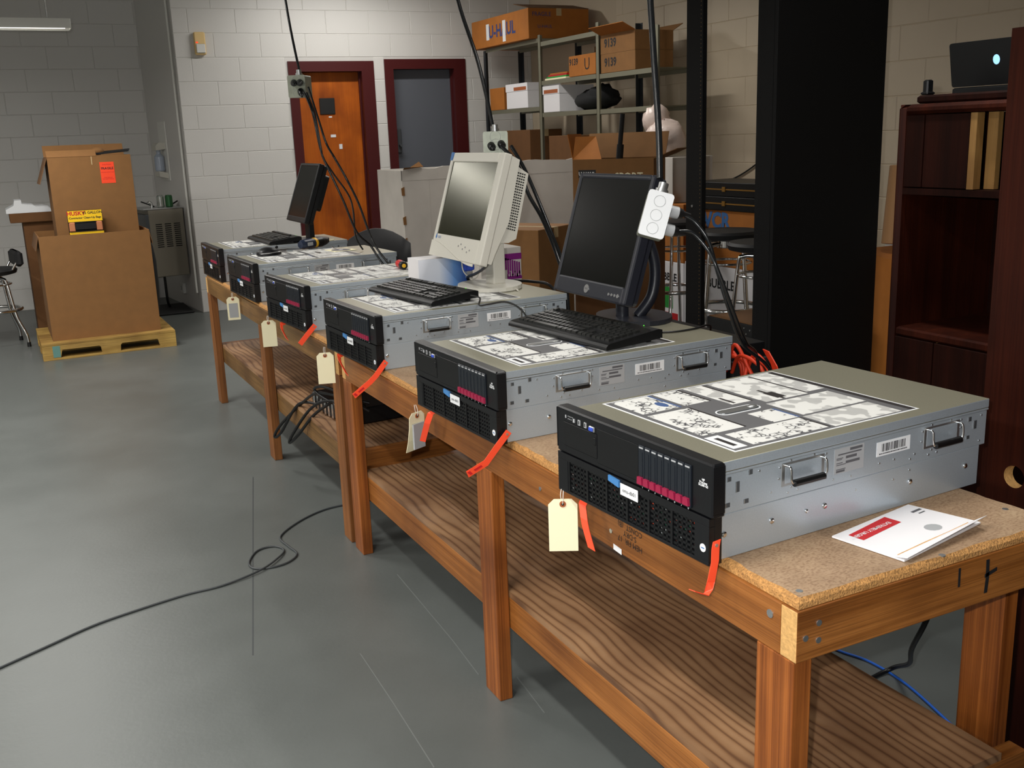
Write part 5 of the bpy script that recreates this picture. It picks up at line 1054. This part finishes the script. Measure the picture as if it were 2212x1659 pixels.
# ================================================================== RIGHT: DARK WOOD FURNITURE
dh = thing('desk_hutch', 'dark reddish wood desk hutch with doors and a pine strip behind the near server', 'hutch', (1.55, .55, 0))
HW, HD, HT = .745, .45, 1.53
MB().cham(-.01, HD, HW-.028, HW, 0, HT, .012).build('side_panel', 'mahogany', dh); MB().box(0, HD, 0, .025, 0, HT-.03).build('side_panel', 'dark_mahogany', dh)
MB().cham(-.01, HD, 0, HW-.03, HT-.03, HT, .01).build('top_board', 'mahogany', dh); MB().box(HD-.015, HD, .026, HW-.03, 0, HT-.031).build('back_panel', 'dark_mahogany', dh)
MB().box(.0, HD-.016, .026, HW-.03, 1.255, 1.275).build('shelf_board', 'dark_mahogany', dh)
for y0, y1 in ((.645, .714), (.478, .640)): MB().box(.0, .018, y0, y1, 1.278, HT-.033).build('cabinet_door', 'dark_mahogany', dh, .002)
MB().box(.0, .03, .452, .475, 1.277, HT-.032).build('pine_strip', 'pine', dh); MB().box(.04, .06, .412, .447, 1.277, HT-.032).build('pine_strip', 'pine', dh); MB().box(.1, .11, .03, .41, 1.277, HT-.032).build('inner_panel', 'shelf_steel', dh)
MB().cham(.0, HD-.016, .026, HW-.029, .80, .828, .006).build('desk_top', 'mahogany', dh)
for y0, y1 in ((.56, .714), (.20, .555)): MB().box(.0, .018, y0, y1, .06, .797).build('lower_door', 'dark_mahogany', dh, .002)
MB().box(.019, .03, .552, .563, .06, .797).build('door_gap', 'pine', dh)
tb_ = tag(MB().cham(1.57, 1.95, .56, 1.25, 1.531, 1.556, .006).build('top_shelf_board', 'dark_mahogany'), 'dark board laid on top of the desk hutch', 'board')
lp = thing('laptop', 'open black laptop with a glowing logo on top of the desk hutch', 'laptop', (1.78, 1.13, 1.557)); MB().cham(-.02, .2, -.17, .15, 0, .02, .004).build('keyboard_base', 'black_plastic', lp)
lm = frame((-.02, -.01, .022), (0, -1, 0), (-.18, 0, 1)); m = MB(); m.M = lm; m.prism(rrect(.32, .135, .008, 3, cy=.0675), 'z', -.008, 0.); m.build('lid', 'black_plastic', lp)
m = MB(); m.M = lm; m.prism([(.01+.012*math.cos(k*.5236)*(1-.18*(k in (9, 3))), .075+.015*math.sin(k*.5236)) for k in range(12)], 'z', 0, .001); m.build('glowing_logo', 'glow_white', lp)
ph = thing('cordless_phone', 'small black phone standing at the corner of the hutch top', 'phone', (1.60, 1.232, 1.557)); MB().cham(-.014, .014, -.01, .01, 0, .045, .004).build('handset', 'black_plastic', ph); MB().cham(-.018, .018, -.014, .014, 0, .009, .003).build('cradle', 'black_plastic', ph)
# tall cabinet standing just behind the near bench, with a cable hole in its panel
tc_ = thing('tall_cabinet', 'tall dark wood cabinet panel with a round cable hole at the right edge', 'cabinet', (.95, -.45, 0))
hy, hz, hr = .345+.45, .688, .026; a0, a1, b0, b1 = hy-.06, hy+.06, hz-.06, hz+.06
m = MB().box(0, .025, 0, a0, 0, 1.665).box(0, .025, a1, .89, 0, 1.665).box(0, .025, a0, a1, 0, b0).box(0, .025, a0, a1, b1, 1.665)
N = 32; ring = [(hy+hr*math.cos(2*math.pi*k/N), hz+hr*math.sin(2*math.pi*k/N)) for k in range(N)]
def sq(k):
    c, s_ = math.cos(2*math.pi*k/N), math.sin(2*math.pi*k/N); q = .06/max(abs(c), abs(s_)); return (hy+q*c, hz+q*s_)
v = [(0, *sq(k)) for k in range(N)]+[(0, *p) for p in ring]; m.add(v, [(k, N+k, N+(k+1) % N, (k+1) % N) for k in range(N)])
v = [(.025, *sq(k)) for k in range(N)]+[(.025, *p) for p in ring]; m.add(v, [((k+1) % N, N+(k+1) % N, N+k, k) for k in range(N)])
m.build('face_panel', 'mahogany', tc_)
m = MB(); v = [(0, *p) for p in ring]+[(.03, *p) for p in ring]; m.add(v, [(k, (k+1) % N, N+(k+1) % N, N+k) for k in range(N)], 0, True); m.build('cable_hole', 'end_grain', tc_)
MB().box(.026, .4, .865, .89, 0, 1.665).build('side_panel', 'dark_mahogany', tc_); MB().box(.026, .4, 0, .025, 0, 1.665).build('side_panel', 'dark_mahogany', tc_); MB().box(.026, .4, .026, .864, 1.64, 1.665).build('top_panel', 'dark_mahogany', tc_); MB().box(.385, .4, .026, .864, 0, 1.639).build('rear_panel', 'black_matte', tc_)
tag(MB().cyl((2.64, 2.32, .93), (2.69, 2.34, 1.28), .042, 16).build('cardboard_tube', 'tube_card'), 'brown cardboard tube leaning between the rack and the hutch', 'tube')
tag(MB().box(2.56, 2.86, 2.1, 2.45, 0, .85).prism([(2.1, .85), (2.45, .85), (2.45, .9)], 'x', 2.56, 2.86).build('leaning_box', 'cardboard_orange'), 'orange brown box standing between the rack and the hutch', 'box')
tag(MB().box(2.9, 2.93, 1.9, 2.6, 0, 1.15).build('white_board', 'white_carton'), 'white board standing behind the cardboard tube', 'board')
